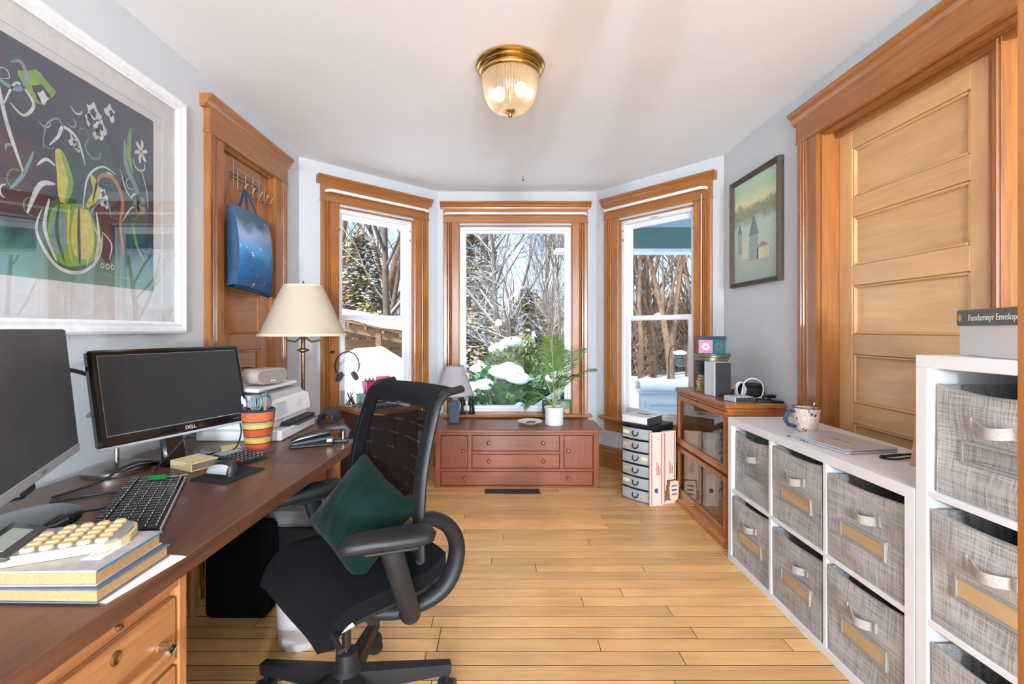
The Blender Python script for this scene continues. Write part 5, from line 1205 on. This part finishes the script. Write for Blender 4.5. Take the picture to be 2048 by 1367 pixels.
MB().shell([(.0527, .100), (.0527, .1035), (.049, .1035), (.0485, .100)], 40).build('rim', 'redwood', mg, 40)
tag(MB().tube([(0, 0, 0), (.012, -.01, .10), (.016, -.013, .125)], [.003, .003, .004], 8, flat=2).build('teaspoon', 'chrome', None, 60), 'metal teaspoon standing in the flowered mug', 'spoon').location = (1.425, 2.125, ZT + .012)
lp_ = thing('laptop', 'closed silver laptop lying on the low white shelf', 'laptop', (1.388, 1.90, ZT), 8)
MB().bx(-.112, .112, -.155, .155, .001, .010, .003).build('base', 'silver', lp_); MB().bx(-.112, .112, -.155, .155, .0115, .0175, .003).build('lid', 'silver', lp_)
smudge(.11, .018, 9, Matrix.Translation((.0, .0, .0178)) @ Matrix.Rotation(R(90), 4, 'Z')).build('maker_mark', 'mid_grey', lp_)
for y in (.13, .06, .045, .03): MB().box(-.1125, y, .0055, .002, .012 if y > .1 else .006, .004).build('port', 'black_plastic', lp_)
cable([(1.420, 1.715, ZT + .004), (1.390, 1.685, ZT + .004), (1.420, 1.655, ZT + .006), (1.500, 1.665, ZT + .012), (1.540, 1.695, ZT + .010), (1.480, 1.715, ZT + .006), (1.400, 1.700, ZT + .004), (1.420, 1.670, ZT + .013), (1.520, 1.675, ZT + .020), (1.550, 1.655, ZT + .008)], .0035, 'black charging cable coiled beside the silver laptop')
kbag = thing('paper_bag', 'brown paper bag squeezed beside the tall shelf', 'paper bag', (1.405, 1.415, ZT))
MB().add([(.0, -.03, 0.0005), (.19, -.03, 0.0005), (.19, .19, 0.0005), (.015, .185, 0.0005), (.02, -.03, .20), (.19, -.03, .20), (.19, .175, .20), (.025, .165, .20), (.03, -.028, .33), (.18, -.028, .335), (.18, .15, .335), (.04, .14, .33)],
         [(0, 1, 2, 3), (0, 1, 5, 4), (1, 2, 6, 5), (2, 3, 7, 6), (3, 0, 4, 7), (4, 5, 9, 8), (5, 6, 10, 9), (6, 7, 11, 10), (7, 4, 8, 11), (8, 9, 10, 11)]).build('bag', 'kraft', kbag)
eb = thing('stationery_box', 'white stationery box with a slate grey lid on the tall shelf', 'box', (1.375, 1.160, 1.165), -110)
MB().bx(-.145, .145, -.105, .105, 0.0005, .120, .002).build('box', 'white_plastic', eb)
ld = MB().bx(-.150, .150, -.11, .11, .085, .130, .003).build('lid', plain('slate_card', (106, 112, 112), .7, var=.12, scale=60), eb)
text_mesh('Fundamnyr Envelope', .024, Matrix.Translation((.01, -.1105, .106)) @ FRONT).build('lid_title', 'paper', ld)
MB().lathe([(.001, 0), (.010, 0), (.010, .001), (.001, .001)], 10, M=Matrix.Translation((-.132, -.110, .108)) @ FRONT).build('emblem', 'kraft', ld)

# ------------------------------------------------------------------ glass-fronted bookcase
BX, BY0, BY1, BH = 1.285, 2.60, 3.33, .82
bc = thing('glass_bookcase', 'low honey-brown bookcase with two lift-up glass doors', 'bookcase', (BX, BY1, 0), -90); BL = BY1 - BY0; BD = .322
MB().bx(-.02, BL + .012, -.022, BD, BH - .032, BH, .008).build('top', 'case_x', bc); MB().bx(-.01, BL + .006, -.012, BD, BH - .05, BH - .032, .004).build('top_molding', 'case_x', bc)
for x in (0, BL - .02): MB().bx(x, x + .02, .0, BD, .0, BH - .05, .002).build('side_panel', 'case_z', bc)
MB().bx(.02, BL - .02, BD - .012, BD, .03, BH - .05).build('back_panel', 'case_x', bc)
for z in (.03, .405): MB().bx(.02, BL - .02, .02, BD - .012, z, z + .016).build('shelf', 'case_x', bc)
MB().sweep_x([(.0, .0), (-.03, .0), (-.03, .035), (-.018, .045), (-.010, .060), (.0, .060)], -.01, BL + .006).build('plinth', 'case_x', bc, 30)
for z0, z1 in ((.062, .402), (.418, BH - .052)):
    dd_ = bars(MB(), .002, BL - .002, z0, z1, .032, -.018, .004, .004, wb=.044).build('door', 'case_x', bc)
    MB().bx(.03, BL - .03, -.008, -.004, z0 + .04, z1 - .03).build('glass_pane', 'case_glass', dd_)
    MB().lathe([(.006, 0), (.005, .010), (.011, .016), (.010, .024), (.001, .027)], 14, M=Matrix.Translation((BL * .42, -.018, z0 + .022)) @ FRONT).build('knob', 'brass', dd_, 40)
plain('blue_poly', (60, 120, 170), .3, var=.3, scale=20)
def bcp(u, dpt, z): return (BX + dpt, BY1 - u, z)
fo = thing('model_kit', 'clear plastic tray with blue pieces behind the upper bookcase glass', 'tray', bcp(.50, .16, .421), -90)
MB().bx(-.14, .14, -.09, .09, 0.0005, .006).bx(-.14, .14, -.09, -.086, 0, .06).bx(-.14, -.136, -.09, .09, 0, .09).bx(.136, .14, -.09, .09, 0, .06).build('tray', 'clear_plastic', fo)
for k in range(9): MB().box(rk.uniform(-.11, .11), rk.uniform(-.06, .06), .02 + .010 * (k % 4), .06, .04, .018, .004, rk.uniform(-20, 20), rk.uniform(-20, 20), rk.uniform(0, 90)).build('piece', 'blue_poly' if k % 2 else 'clear_plastic', fo)
tag(MB().box(0, 0, .045, .17, .13, .088, .006).build('metal_box', 'mid_grey'), 'grey metal box on the upper shelf of the bookcase', 'box'); put(bpy.data.objects['metal_box'], bcp(.20, .17, .421), -84)
tag(MB().box(0, 0, .09, .14, .10, .178, .004).build('carton', 'kraft'), 'brown carton on the lower shelf of the bookcase', 'carton'); put(bpy.data.objects['carton'], bcp(.55, .2, .0465), -95)

# on the bookcase: film cans, hexagonal tin, speakers, cords
cx_, cy_ = 1.425, 3.12
zz = BH
cans = [(.098, .020, 'canb'), (.094, .018, 'canb'), (.096, .020, 'canb'), (.092, .018, 'canb'), (.094, .020, 'canb'), (.090, .018, 'canb'), (.102, .034, 'cand'), (.104, .036, 'cand'), (.100, .028, 'cand'), (.112, .022, 'cano'), (.114, .024, 'cano')]
plain('canb', (176, 160, 104), .3, .6, var=.2); plain('cand', (52, 58, 66), .4, .2, var=.15); plain('cano', (132, 124, 104), .3, .6, var=.15)
nm = {'canb': 'brass-coloured film can in the stack on the bookcase', 'cand': 'dark grey film can in the middle of the stack on the bookcase', 'cano': 'wide pewter film can directly beneath the hexagonal tin'}
rc = random.Random(5)
ORD = ['bottom', 'second', 'third', 'fourth', 'fifth', 'sixth']
def can_label(k, mm):
    if mm == 'canb': return 'brass-coloured film can, %s up in the stack on the bookcase' % ORD[k] if k else 'brass-coloured film can at the very bottom of the stack on the bookcase'
    if mm == 'cand': return 'dark grey film can, %s of the dark three in the stack' % ['lowest', 'middle', 'topmost'][k - 6]
    return ['wide pewter film can resting on the dark grey cans', 'wide pewter film can directly beneath the hexagonal tin'][k - 9]
for k, (r_, h_, mm) in enumerate(cans):
    c = thing('film_can', can_label(k, mm), 'can', (cx_ + rc.uniform(-.006, .006), cy_ + rc.uniform(-.006, .006), zz), 0, 'stacked film cans on the bookcase')
    MB().lathe([(r_ - .004, 0), (r_ - .001, .002), (r_ - .001, h_ * .55)], 40).build('can', mm, c, 40)
    MB().lathe([(r_, h_ * .45), (r_ + .001, h_ * .5), (r_ + .001, h_ - .003), (r_ - .003, h_), (r_ - .02, h_ - .001), (.001, h_ - .001)], 40).build('lid', mm, c, 40); zz += h_
hx = thing('hexagonal_tin', 'hexagonal teal and pink flowered tin on top of the film cans', 'tin', (cx_ - .005, cy_ - .005, zz), 12)
hr = .098
m, t, p = base('teal_tin'); p.inputs['Base Color'].default_value = lin((28, 116, 128)); p.inputs['Roughness'].default_value = .35
plain('pink_tin', (222, 150, 180), .35); plain('flower_white', (234, 232, 238), .5); plain('flower_brown', (120, 100, 92), .6)
hexp = [(hr * math.cos(R(60 * k)), hr * math.sin(R(60 * k))) for k in range(6)]
MB().prism([(x * .985, y * .985) for x, y in hexp], 0.0005, .098).build('body', 'teal_tin', hx)
for k in range(6):
    a = R(60 * k + 30); q = hr * .985 * math.cos(R(30)); side_ = thing('side_panel', None, None); side_.parent = hx
    bpy.data.objects.remove(side_)
    Mz = Matrix.Rotation(a + PI / 2, 4, 'Z') @ Matrix.Translation((0, -q, 0))
    f_ = MB().bx(-.046, .046, -.0012, .001, .003, .092).xf(Mz).build('side_panel', 'pink_tin' if k % 2 else 'teal_tin', hx)
    g = MB()
    for j in range(6 if k % 2 else 10):
        an = 2 * PI * j / (6 if k % 2 else 10); rr2 = .018 if k % 2 else .020
        g.ball(rr2 * math.cos(an), -.0015, .046 + rr2 * math.sin(an), .013 if k % 2 else .008, .0012, .009, 8, 6)
    g.xf(Mz).build('flower', 'flower_white' if k % 2 else 'flower_brown', f_)
MB().prism([(x * 1.02, y * 1.02) for x, y in hexp], .092, .115).build('lid', plain('tin_lid', (70, 80, 88), .4), hx)
def grille_box(name, label, loc, rz, w, d, h, cat):
    o = thing(name, label, cat, loc, rz); MB().bx(-w / 2, w / 2, -d / 2, d / 2, 0.0005, h, .004).build('cabinet', 'silver', o)
    MB().bx(-w / 2 + .003, w / 2 - .003, -d / 2 - .004, -d / 2 + .001, .004, h - .004, .002).build('grille', 'speaker_cloth', o)
    MB().bx(w / 2 - .001, w / 2 + .002, -d / 2 + .006, d / 2 - .006, .006, h - .006, .001).build('side_panel', 'speaker_dark', o); return o
m, t, p = base('speaker_cloth'); v = coords(t, rnd=False); ck = nd(t, 'TexChecker'); ck.inputs['Scale'].default_value = 260; ck.inputs[1].default_value = lin((38, 38, 42)); ck.inputs[2].default_value = lin((70, 70, 74)); t.links.new(v, ck.inputs['Vector']); t.links.new(ck.outputs[0], p.inputs['Base Color']); p.inputs['Roughness'].default_value = .7
plain('speaker_dark', (62, 62, 66), .5)
grille_box('speaker', 'upright grey speaker with a dark grille in front of the film cans', (1.37, 2.92, BH), 12, .115, .105, .215, 'speaker')
grille_box('hard_drive', 'small flat grey box at the front edge of the bookcase', (1.385, 2.685, BH), 12, .125, .10, .032, 'box')
cg = thing('camera_bag', 'black soft camera bag behind the white cord on the bookcase', 'bag', (1.543, 2.85, BH), 10)
MB().box(0, 0, .04, .13, .10, .078, .02).box(0, -.005, .075, .12, .09, .02, .008).build('bag', plain('bag_black', (28, 28, 32), .8), cg); MB().tube([(-.05, -.052, .03), (0, -.06, .025), (.05, -.052, .03)], .008, 8).build('strap', 'bag_black', cg)
cable([(1.447, 2.775, BH + .02), (1.46, 2.765, BH + .10), (1.50, 2.755, BH + .125), (1.55, 2.75, BH + .105), (1.565, 2.748, BH + .06), (1.55, 2.75, BH + .014), (1.51, 2.755, BH + .005)], .004, 'white charging cord standing in a loop on the bookcase', 'white_plastic')
wc_ = thing('cord_bundle', 'bundle of white cord coiled beside the black camera bag', 'cord', (1.447, 2.785, BH), 0)
MB().tube([((.026 + .004 * math.sin(k * 1.7)) * math.cos(k * .5), .012 * math.sin(k * .31), .055 + .045 * math.sin(k * .5)) for k in range(60)], .0035, 6).build('coil', 'white_plastic', wc_, 60)
cable([(1.53, 2.70, BH + .024), (1.56, 2.68, BH + .034), (1.58, 2.66, BH + .026), (1.56, 2.65, BH + .040), (1.54, 2.68, BH + .028), (1.57, 2.69, BH + .024), (1.59, 2.67, BH + .036), (1.55, 2.66, BH + .023)], .006, 'tangled black cord at the end of the bookcase')
tag(MB().box(0, 0, .008, .07, .14, .0145, .004).build('portable_drive', 'black_gloss'), 'flat black portable drive beside the tangled cord', 'drive'); put(bpy.data.objects['portable_drive'], (1.545, 2.655, BH), 65)
jr = thing('small_jar', 'tiny brown jar with a cork lid behind the upright speaker', 'jar', (1.464, 2.945, BH))
MB().lathe([(.02, 0), (.022, .004), (.022, .035), (.018, .04)], 16).build('jar', 'redwood', jr, 40); MB().lathe([(.024, .04), (.024, .052), (.001, .054)], 16).build('cork', 'kraft', jr, 40)

# ------------------------------------------------------------------ drawer tower, cartons
dtw = thing('drawer_tower', 'six-drawer plastic organiser with clear drawers and black frame', 'drawer tower', (.985, 3.335, 0), math.degrees(math.atan2(-.72, .69)))
tw, td, thh = .245, .30, .545
MB().bx(-tw / 2, -tw / 2 + .006, 0, td, 0, thh).bx(tw / 2 - .006, tw / 2, 0, td, 0, thh).bx(-tw / 2, tw / 2, td - .006, td, 0, thh).build('frame', 'black_plastic', dtw)
MB().bx(-tw / 2 - .003, tw / 2 + .003, -.006, td, thh - .012, thh, .004).build('top', 'black_plastic', dtw)
plain('clear_drawer', (204, 208, 212), .22, trans=.3, alpha=.9)
dh = (thh - .016) / 6
for k in range(6):
    z0 = .004 + dh * k
    MB().bx(-tw / 2, tw / 2, -.002, td - .01, z0 - .003, z0 + .003).build('divider', 'black_plastic', dtw)
    q = MB().grid(lambda u, v: (-tw / 2 + .008 + (tw - .016) * u, -.004 - .022 * math.sin(PI * u) ** .7 * (.7 + .3 * v), z0 + .006 + (dh - .014) * v), 14, 3, -.004).build('drawer_front', 'clear_drawer', dtw, 60)
    MB().bx(-tw / 2 + .010, tw / 2 - .010, .004, td - .02, z0 + .005, z0 + dh * .7).build('drawer_box', 'light_grey', dtw)
    MB().tube([(-.022, -.026, z0 + dh * .66), (-.020, -.036, z0 + dh * .40), (0, -.040, z0 + dh * .30), (.020, -.036, z0 + dh * .40), (.022, -.026, z0 + dh * .66)], .005, 8).build('handle', 'black_plastic', q, 60)
    MB().box(-.075 if k % 3 else .07, -.0245, z0 + dh * .56, .05, .003, .025).build('label', 'cream' if k % 2 else 'kraft', q)
wx = thing('white_box', 'white gadget box with a black side on top of the drawer tower', 'box', (1.05, 3.43, thh), -46)
MB().bx(-.10, .10, -.11, .11, .0005, .055, .002).build('tray', 'dark_grey', wx); MB().bx(-.102, .098, -.112, .112, .012, .062, .002).build('lid', 'white_plastic', wx)
MB().box(.0, .02, .0625, .10, .05, .001).build('picture', 'mid_grey', wx)
m, t, p = base('priority_card'); p.inputs['Base Color'].default_value = lin((226, 206, 190)); p.inputs['Roughness'].default_value = .75
plain('red_ink', (176, 60, 50), .7); plain('blue_ink', (50, 74, 120), .7); plain('brown_card', (140, 94, 56), .85, var=.12, scale=60)
def flat_carton(label, x, y, rz, w, h, deep=.018):
    o = thing('flat_carton', label, 'carton', (x, y, 0), rz)
    MB().bx(-w / 2, w / 2, 0, deep, 0.0005, h, .002).build('board', 'priority_card', o)
    for q in (-w / 2 + .012, w / 2 - .012): MB().bx(q - .003, q + .003, -.0008, .001, .01, h - .01).build('red_stripe', 'red_ink', o)
    for k in range(3): MB().bx(-w / 2 + .05 + .012 * k, -w / 2 + .055 + .012 * k, -.0008, .001, h * .42, h * .42 + .09 - .02 * k).build('print_line', 'red_ink', o)
    MB().bx(-w / 2 + .035, -w / 2 + .060, -.001, .001, h * .18, h * .24).build('postal_mark', 'blue_ink', o)
    return o
f1 = flat_carton('flattened white shipping carton leaning against the drawer tower', 1.088, 3.226, 12, .10, .515)
f2 = flat_carton('wider flattened shipping carton with brown tabs beside the bookcase', 1.196, 3.272, 20, .11, .515, .03)
for k in range(4): MB().bx(-.044 + .006 * k, .02 + .012 * k, -.012 - .004 * k, -.001, .03 + .036 * k, .062 + .036 * k, .001).build('brown_tab', 'brown_card', f2)
MB().prism([(-.02, .05), (.0, .03), (.045, .03), (.055, .06), (.055, .16), (.03, .17), (-.015, .17), (-.025, .12)], .025, .027, FRONT).build('address_panel', 'priority_card', f2)
for k in range(3): MB().bx(-.005, .04, -.0285, -.027, .07 + .03 * k, .08 + .03 * k).build('panel_print', 'blue_ink' if k % 2 else 'red_ink', f2)

# ------------------------------------------------------------------ pictures
plain('frame_white', (236, 236, 238), .35); plain('mat_board', (234, 233, 232), .8); m, t, p = base('art_ground'); v = coords(t, rnd=False); sp = nd(t, 'SeparateXYZ'); tc = nd(t, 'TexCoord'); t.links.new(tc.outputs['Object'], sp.inputs[0]); mr = nd(t, 'MapRange'); mr.inputs[1].default_value = 1.40; mr.inputs[2].default_value = 2.1
t.links.new(sp.outputs['Z'], mr.inputs[0]); nz = noise(t, v, 5, 5, .6, .6); ad = nd(t, 'Math', operation='MULTIPLY_ADD'); ad.inputs[1].default_value = .35; t.links.new(nz, ad.inputs[0]); t.links.new(mr.outputs[0], ad.inputs[2])
t.links.new(ramp(t, ad.outputs[0], [(.18, lin((110, 158, 140))), (.32, lin((84, 134, 122))), (.42, lin((36, 44, 62))), (.7, lin((42, 52, 78))), (.95, lin((44, 58, 88)))]), p.inputs['Base Color']); p.inputs['Roughness'].default_value = .6
bp = thing('framed_painting', 'large white-framed botanical painting with a gourd on dark blue', 'painting', (XL, 0, 0), 90)
FY0, FY1, FZ0, FZ1 = .93, 2.125, 1.222, 2.277
PF = [(.0, .0), (.0, -.030), (.010, -.036), (.022, -.034), (.030, -.026), (.040, -.030), (.046, -.022), (.052, -.020), (.052, 0)]
def frame_bars(par, x0, x1, z0, z1, prof, mat, name='frame_bar'):
    w = max(p[0] for p in prof)
    def quad(pts_fn): pass
    for side_ in range(4):
        vs = []; n = len(prof)
        c = [((x0, z0), (x1, z0), (1, 1), (-1, 1)), ((x1, z0), (x1, z1), (-1, 1), (-1, -1)), ((x1, z1), (x0, z1), (-1, -1), (1, -1)), ((x0, z1), (x0, z0), (1, -1), (1, 1))][side_]
        for (px_, pz_), (sx, sz) in ((c[0], c[2]), (c[1], c[3])):
            for (u, q) in prof: vs.append((px_ + sx * u, q, pz_ + sz * u))
        fs = [(i, (i + 1) % n, n + (i + 1) % n, n + i) for i in range(n)] + [tuple(range(n))[::-1], tuple(range(n, 2 * n))]
        MB().add(vs, fs).build(name, mat, par, 30)
frame_bars(bp, FY0, FY1, FZ0, FZ1, PF, 'frame_white')
AX0, AX1, AZ0, AZ1 = FY0 + .165, 1.95, 1.402, 2.12
bars(MB(), FY0 + .045, FY1 - .045, FZ0 + .045, FZ1 - .045, .08, -.010, -.006, 0).build('mat_board', 'mat_board', bp)
bars(MB(), FY0 + .09, FY1 - .09, FZ0 + .09, FZ1 - .09, .10, -.0055, -.003, 0).build('inner_mat', 'mat_board', bp)
art = MB().bx(AX0, AX1, -.0085, -.002, AZ0, AZ1).build('artwork', 'art_ground', bp)
def ribbon(pts, w, mat, n=40, y=-.0092):
    P_ = [Vector((a, b)) for a, b in pts]; out = []
    for i in range(len(P_) - 1):
        p0, p1, p2, p3 = P_[max(i - 1, 0)], P_[i], P_[i + 1], P_[min(i + 2, len(P_) - 1)]
        for k in range(8): u = k / 8; out.append(.5 * ((2 * p1) + (p2 - p0) * u + (2 * p0 - 5 * p1 + 4 * p2 - p3) * u * u + (3 * p1 - p0 - 3 * p2 + p3) * u ** 3))
    out.append(P_[-1]); b = MB(); m_ = len(out)
    for i, q in enumerate(out):
        tg = (out[min(i + 1, m_ - 1)] - out[max(i - 1, 0)]); tg = tg.normalized() if tg.length > 1e-9 else Vector((1, 0)); nn = Vector((-tg.y, tg.x)) * w * .5 * (math.sin(PI * (i + .6) / (m_ + .2)) ** .6)
        b.v += [(q.x + nn.x, y, q.y + nn.y), (q.x - nn.x, y, q.y - nn.y)]
        if i: b.f.append((2 * i - 2, 2 * i - 1, 2 * i + 1, 2 * i))
    return b.build('brush_stroke', mat, art, None, fix=False)
def blob(cx, cz, rx, rz, mat, wob=.15, y=-.0090, seed=0):
    b = MB(); n = 28; b.v = [(cx, y, cz)] + [(cx + rx * (1 + wob * math.sin(3 * a + seed)) * math.cos(a), y, cz + rz * (1 + wob * math.cos(4 * a + seed)) * math.sin(a)) for a in [2 * PI * k / n for k in range(n)]]
    b.f = [(0, 1 + k, 1 + (k + 1) % n) for k in range(n)]; return b.build('paint_patch', mat, art, None, fix=False)
for nme, cc in (('pt_white', (214, 220, 222)), ('pt_pale', (120, 160, 168)), ('pt_yellow', (206, 196, 96)), ('pt_green', (120, 170, 72)), ('pt_dkgreen', (50, 104, 88)), ('pt_orange', (190, 120, 76)), ('pt_teal', (44, 86, 96)), ('pt_navy', (38, 40, 66)), ('pt_plum', (74, 52, 70))): plain(nme, cc, .6, var=.2, scale=40)
blob(1.66, 1.80, .12, .16, 'pt_teal', .2, -.0087, 1); blob(1.84, 1.74, .07, .20, 'pt_teal', .2, -.0087, 2); blob(1.40, 1.72, .09, .13, 'pt_plum', .2, -.0087, 3); blob(1.70, 1.60, .05, .11, 'pt_plum', .2, -.0088, 4)
gx, gz = 1.585, 1.565
blob(gx, gz, .118, .128, 'pt_dkgreen', .06, -.0089, 1); blob(gx + .005, gz, .100, .112, 'pt_green', .06, -.0090, 2); blob(gx + .035, gz + .01, .045, .095, 'pt_yellow', .08, -.0091, 3); blob(gx - .05, gz + .0, .03, .08, 'pt_pale', .1, -.0091, 4)
ribbon([(gx - .04, gz + .10), (gx - .035, gz + .20), (gx - .055, gz + .275)], .05, 'pt_yellow'); ribbon([(gx - .03, gz + .10), (gx - .01, gz + .18), (gx - .045, gz + .27)], .02, 'pt_green', y=-.0094)
ribbon([(gx + .05, gz + .11), (gx + .09, gz + .17), (gx + .07, gz + .23)], .03, 'pt_yellow')
for k in range(6): ribbon([(gx - .085 + .035 * k, gz + .10), (gx - .10 + .04 * k, gz), (gx - .06 + .028 * k, gz - .10)], .012, ['pt_white', 'pt_dkgreen', 'pt_yellow', 'pt_navy', 'pt_yellow', 'pt_white'][k], y=-.0094)
ribbon([(gx - .11, gz + .06), (gx - .125, gz - .02), (gx - .06, gz - .115), (gx + .03, gz - .125), (gx + .10, gz - .06), (gx + .115, gz + .03)], .012, 'pt_white', y=-.0095)
ribbon([(1.66, 1.70), (1.69, 1.80), (1.75, 1.81), (1.79, 1.74), (1.78, 1.64), (1.80, 1.52)], .016, 'pt_orange'); ribbon([(1.62, 1.66), (1.64, 1.78), (1.70, 1.84), (1.76, 1.83)], .008, 'pt_white')
blob(1.462, 2.01, .055, .045, 'pt_green', .2); blob(1.475, 1.995, .028, .025, 'pt_navy', .2, -.0091); blob(1.48, 1.985, .016, .018, 'pt_white', .3, -.0093)
for (cx, cz, s) in ((1.66, 2.02, .028), (1.69, 1.985, .024), (1.68, 1.955, .02), (1.645, 1.99, .016), (1.735, 2.055, .022), (1.585, 1.885, .014), (1.60, 1.87, .010), (1.70, 1.74, .02), (1.71, 1.71, .016)): blob(cx, cz, s, s * 1.2, 'pt_white', .35, -.0091, cx * 50); blob(cx + .003, cz, s * .45, s * .5, 'pt_navy', .3, -.0093, cz * 40)
for k in range(6): a = R(60 * k + 15); ribbon([(1.882, 1.965), (1.882 + .022 * math.cos(a), 1.965 + .03 * math.sin(a)), (1.882 + .034 * math.cos(a + .1), 1.965 + .05 * math.sin(a + .1))], .014, 'pt_white')
blob(1.882, 1.965, .007, .009, 'pt_orange', .1, -.0096)
for k in range(5): a = R(72 * k + 40); blob(1.875 + .020 * math.cos(a), 1.745 + .026 * math.sin(a), .015, .018, 'pt_orange' if k % 2 else 'pt_pale', .1, -.0092)
rs2 = random.Random(21)
for (pts, w, mt) in (([(1.30, 2.03), (1.34, 1.98), (1.40, 1.97), (1.43, 2.02), (1.41, 2.06), (1.38, 2.04)], .014, 'pt_pale'), ([(1.36, 1.90), (1.40, 1.99), (1.45, 1.95), (1.42, 1.90), (1.38, 1.92)], .010, 'pt_white'), ([(1.34, 2.0), (1.37, 1.86), (1.42, 1.72)], .012, 'pt_white'),
    ([(1.50, 1.84), (1.53, 1.88), (1.55, 1.92), (1.60, 1.90), (1.63, 1.82)], .012, 'pt_white'), ([(1.48, 1.82), (1.49, 1.90), (1.53, 1.94), (1.55, 1.91)], .006, 'pt_pale'), ([(1.38, 1.66), (1.42, 1.72), (1.45, 1.80)], .012, 'pt_pale'), ([(1.46, 1.76), (1.49, 1.79), (1.52, 1.78)], .010, 'pt_white'), ([(1.43, 1.60), (1.47, 1.70), (1.52, 1.72)], .016, 'pt_white'),
    ([(1.80, 1.98), (1.81, 1.88), (1.86, 1.80), (1.87, 1.70)], .022, 'pt_pale'), ([(1.83, 2.04), (1.82, 1.94), (1.84, 1.86)], .02, 'pt_green'), ([(1.88, 1.90), (1.91, 1.82), (1.92, 1.74)], .006, 'pt_white'), ([(1.78, 1.86), (1.80, 1.80), (1.83, 1.76)], .006, 'pt_white'), ([(1.79, 1.66), (1.83, 1.72), (1.86, 1.74)], .006, 'pt_white'),
    ([(1.64, 1.64), (1.68, 1.70), (1.72, 1.72), (1.74, 1.66)], .008, 'pt_pale'), ([(1.70, 1.60), (1.74, 1.56), (1.73, 1.50)], .007, 'pt_white'), ([(1.66, 1.62), (1.70, 1.55)], .006, 'pt_white'), ([(1.68, 1.46), (1.74, 1.44), (1.82, 1.44), (1.92, 1.43)], .008, 'pt_pale'), ([(1.84, 1.66), (1.86, 1.58), (1.90, 1.52)], .014, 'pt_green'), ([(1.24, 1.95), (1.28, 1.80), (1.26, 1.66)], .016, 'pt_pale'), ([(1.20, 1.6), (1.26, 1.70), (1.33, 1.62)], .012, 'pt_white')): ribbon(pts, w, mt)
for k in range(46):
    cx, cz, q, a0 = rs2.uniform(1.16, 1.92), rs2.uniform(1.55, 2.09), rs2.uniform(.015, .05), rs2.uniform(0, 6.28)
    if abs(cx - gx) < .13 and cz < 1.72: continue
    sp_k = rs2.uniform(.5, 1.3); ribbon([(cx + q * (1 - .12 * j) * math.cos(a0 + sp_k * j), cz + q * (1 - .12 * j) * math.sin(a0 + sp_k * j)) for j in range(5) if AX0 < cx + q * math.cos(a0 + sp_k * j) < AX1], rs2.uniform(.003, .008), rs2.choice(['pt_white', 'pt_pale', 'pt_pale', 'pt_dkgreen', 'pt_green', 'pt_plum']), y=-.0091)
for k in range(3): blob(1.70 + .022 * k, 1.475, .008, .010, 'pt_white', .1, -.0093); blob(1.70 + .022 * k, 1.475, .004, .005, 'pt_navy', .1, -.0095)
MB().bx(FY0 + .04, FY1 - .04, -.0165, -.0145, FZ0 + .04, FZ1 - .04).build('glazing', 'picture_glass', bp)

rp_ = thing('landscape_painting', 'dark-framed landscape painting of pale towers by a green shore', 'painting', (XR, 3.19, 0), -90)
plain('frame_dark', (84, 70, 62), .4, .1, var=.12)
LF = [(0, 0), (0, -.034), (.006, -.038), (.012, -.030), (.018, -.034), (.026, -.024), (.030, -.018), (.030, 0)]
frame_bars(rp_, 0, .56, 1.522, 2.238, LF, 'frame_dark')
m, t, p = base('landscape'); v = coords(t, (1, 1, 1), rnd=False); tc = nd(t, 'TexCoord'); sp = nd(t, 'SeparateXYZ'); t.links.new(tc.outputs['Object'], sp.inputs[0])
mr = nd(t, 'MapRange'); mr.inputs[1].default_value = 1.54; mr.inputs[2].default_value = 2.22; ad = nd(t, 'Math', operation='MULTIPLY_ADD'); ad.inputs[1].default_value = .16; nz = noise(t, v, 14, 6, .7); t.links.new(nz, ad.inputs[0]); t.links.new(sp.outputs['Z'], ad.inputs[2]); t.links.new(ad.outputs[0], mr.inputs[0])
cl_ = ramp(t, mr.outputs[0], [(.12, lin((150, 172, 160))), (.35, lin((168, 186, 168))), (.46, lin((176, 200, 186))), (.66, lin((186, 206, 196))), (.74, lin((138, 146, 120))), (.84, lin((150, 156, 128))), (.88, lin((222, 216, 172))), (1.0, lin((176, 208, 178)))])
t.links.new(mix(t, cl_, ramp(t, noise(t, v, 60, 4, .8), [(.3, (.35, .37, .35)), (.7, (.68, .66, .62))]), .4, 'OVERLAY'), p.inputs['Base Color']); p.inputs['Roughness'].default_value = .4; bump(t, p, noise(t, v, 90, 4), .4)
cv = MB().bx(.024, .536, -.014, -.004, 1.546, 2.214).build('canvas', 'landscape', rp_)
plain('tower_grey', (152, 166, 160), .6, var=.2, scale=50); plain('tower_cream', (208, 202, 168), .6, var=.15, scale=50); plain('roof_pink', (176, 140, 124), .6, var=.2, scale=50); plain('roof_teal', (118, 138, 132), .6, var=.2, scale=50)
for (x, z, w, h, mt, rfm) in ((.10, 1.74, .05, .14, 'tower_grey', 'roof_teal'), (.16, 1.70, .06, .12, 'tower_cream', None), (.27, 1.68, .10, .16, 'tower_grey', 'roof_teal'), (.37, 1.68, .12, .07, 'tower_cream', 'roof_pink')):
    MB().bx(x - w / 2, x + w / 2, -.0152, -.0135, z, z + h).build('painted_tower', mt, cv)
    if rfm: MB().add([(x - w * .6, -.0156, z + h), (x + w * .6, -.0156, z + h), (x, -.0156, z + h + (w * 1.3 if rfm == 'roof_teal' else .03))], [(0, 1, 2)]).build('painted_roof', rfm, cv, None, fix=False)
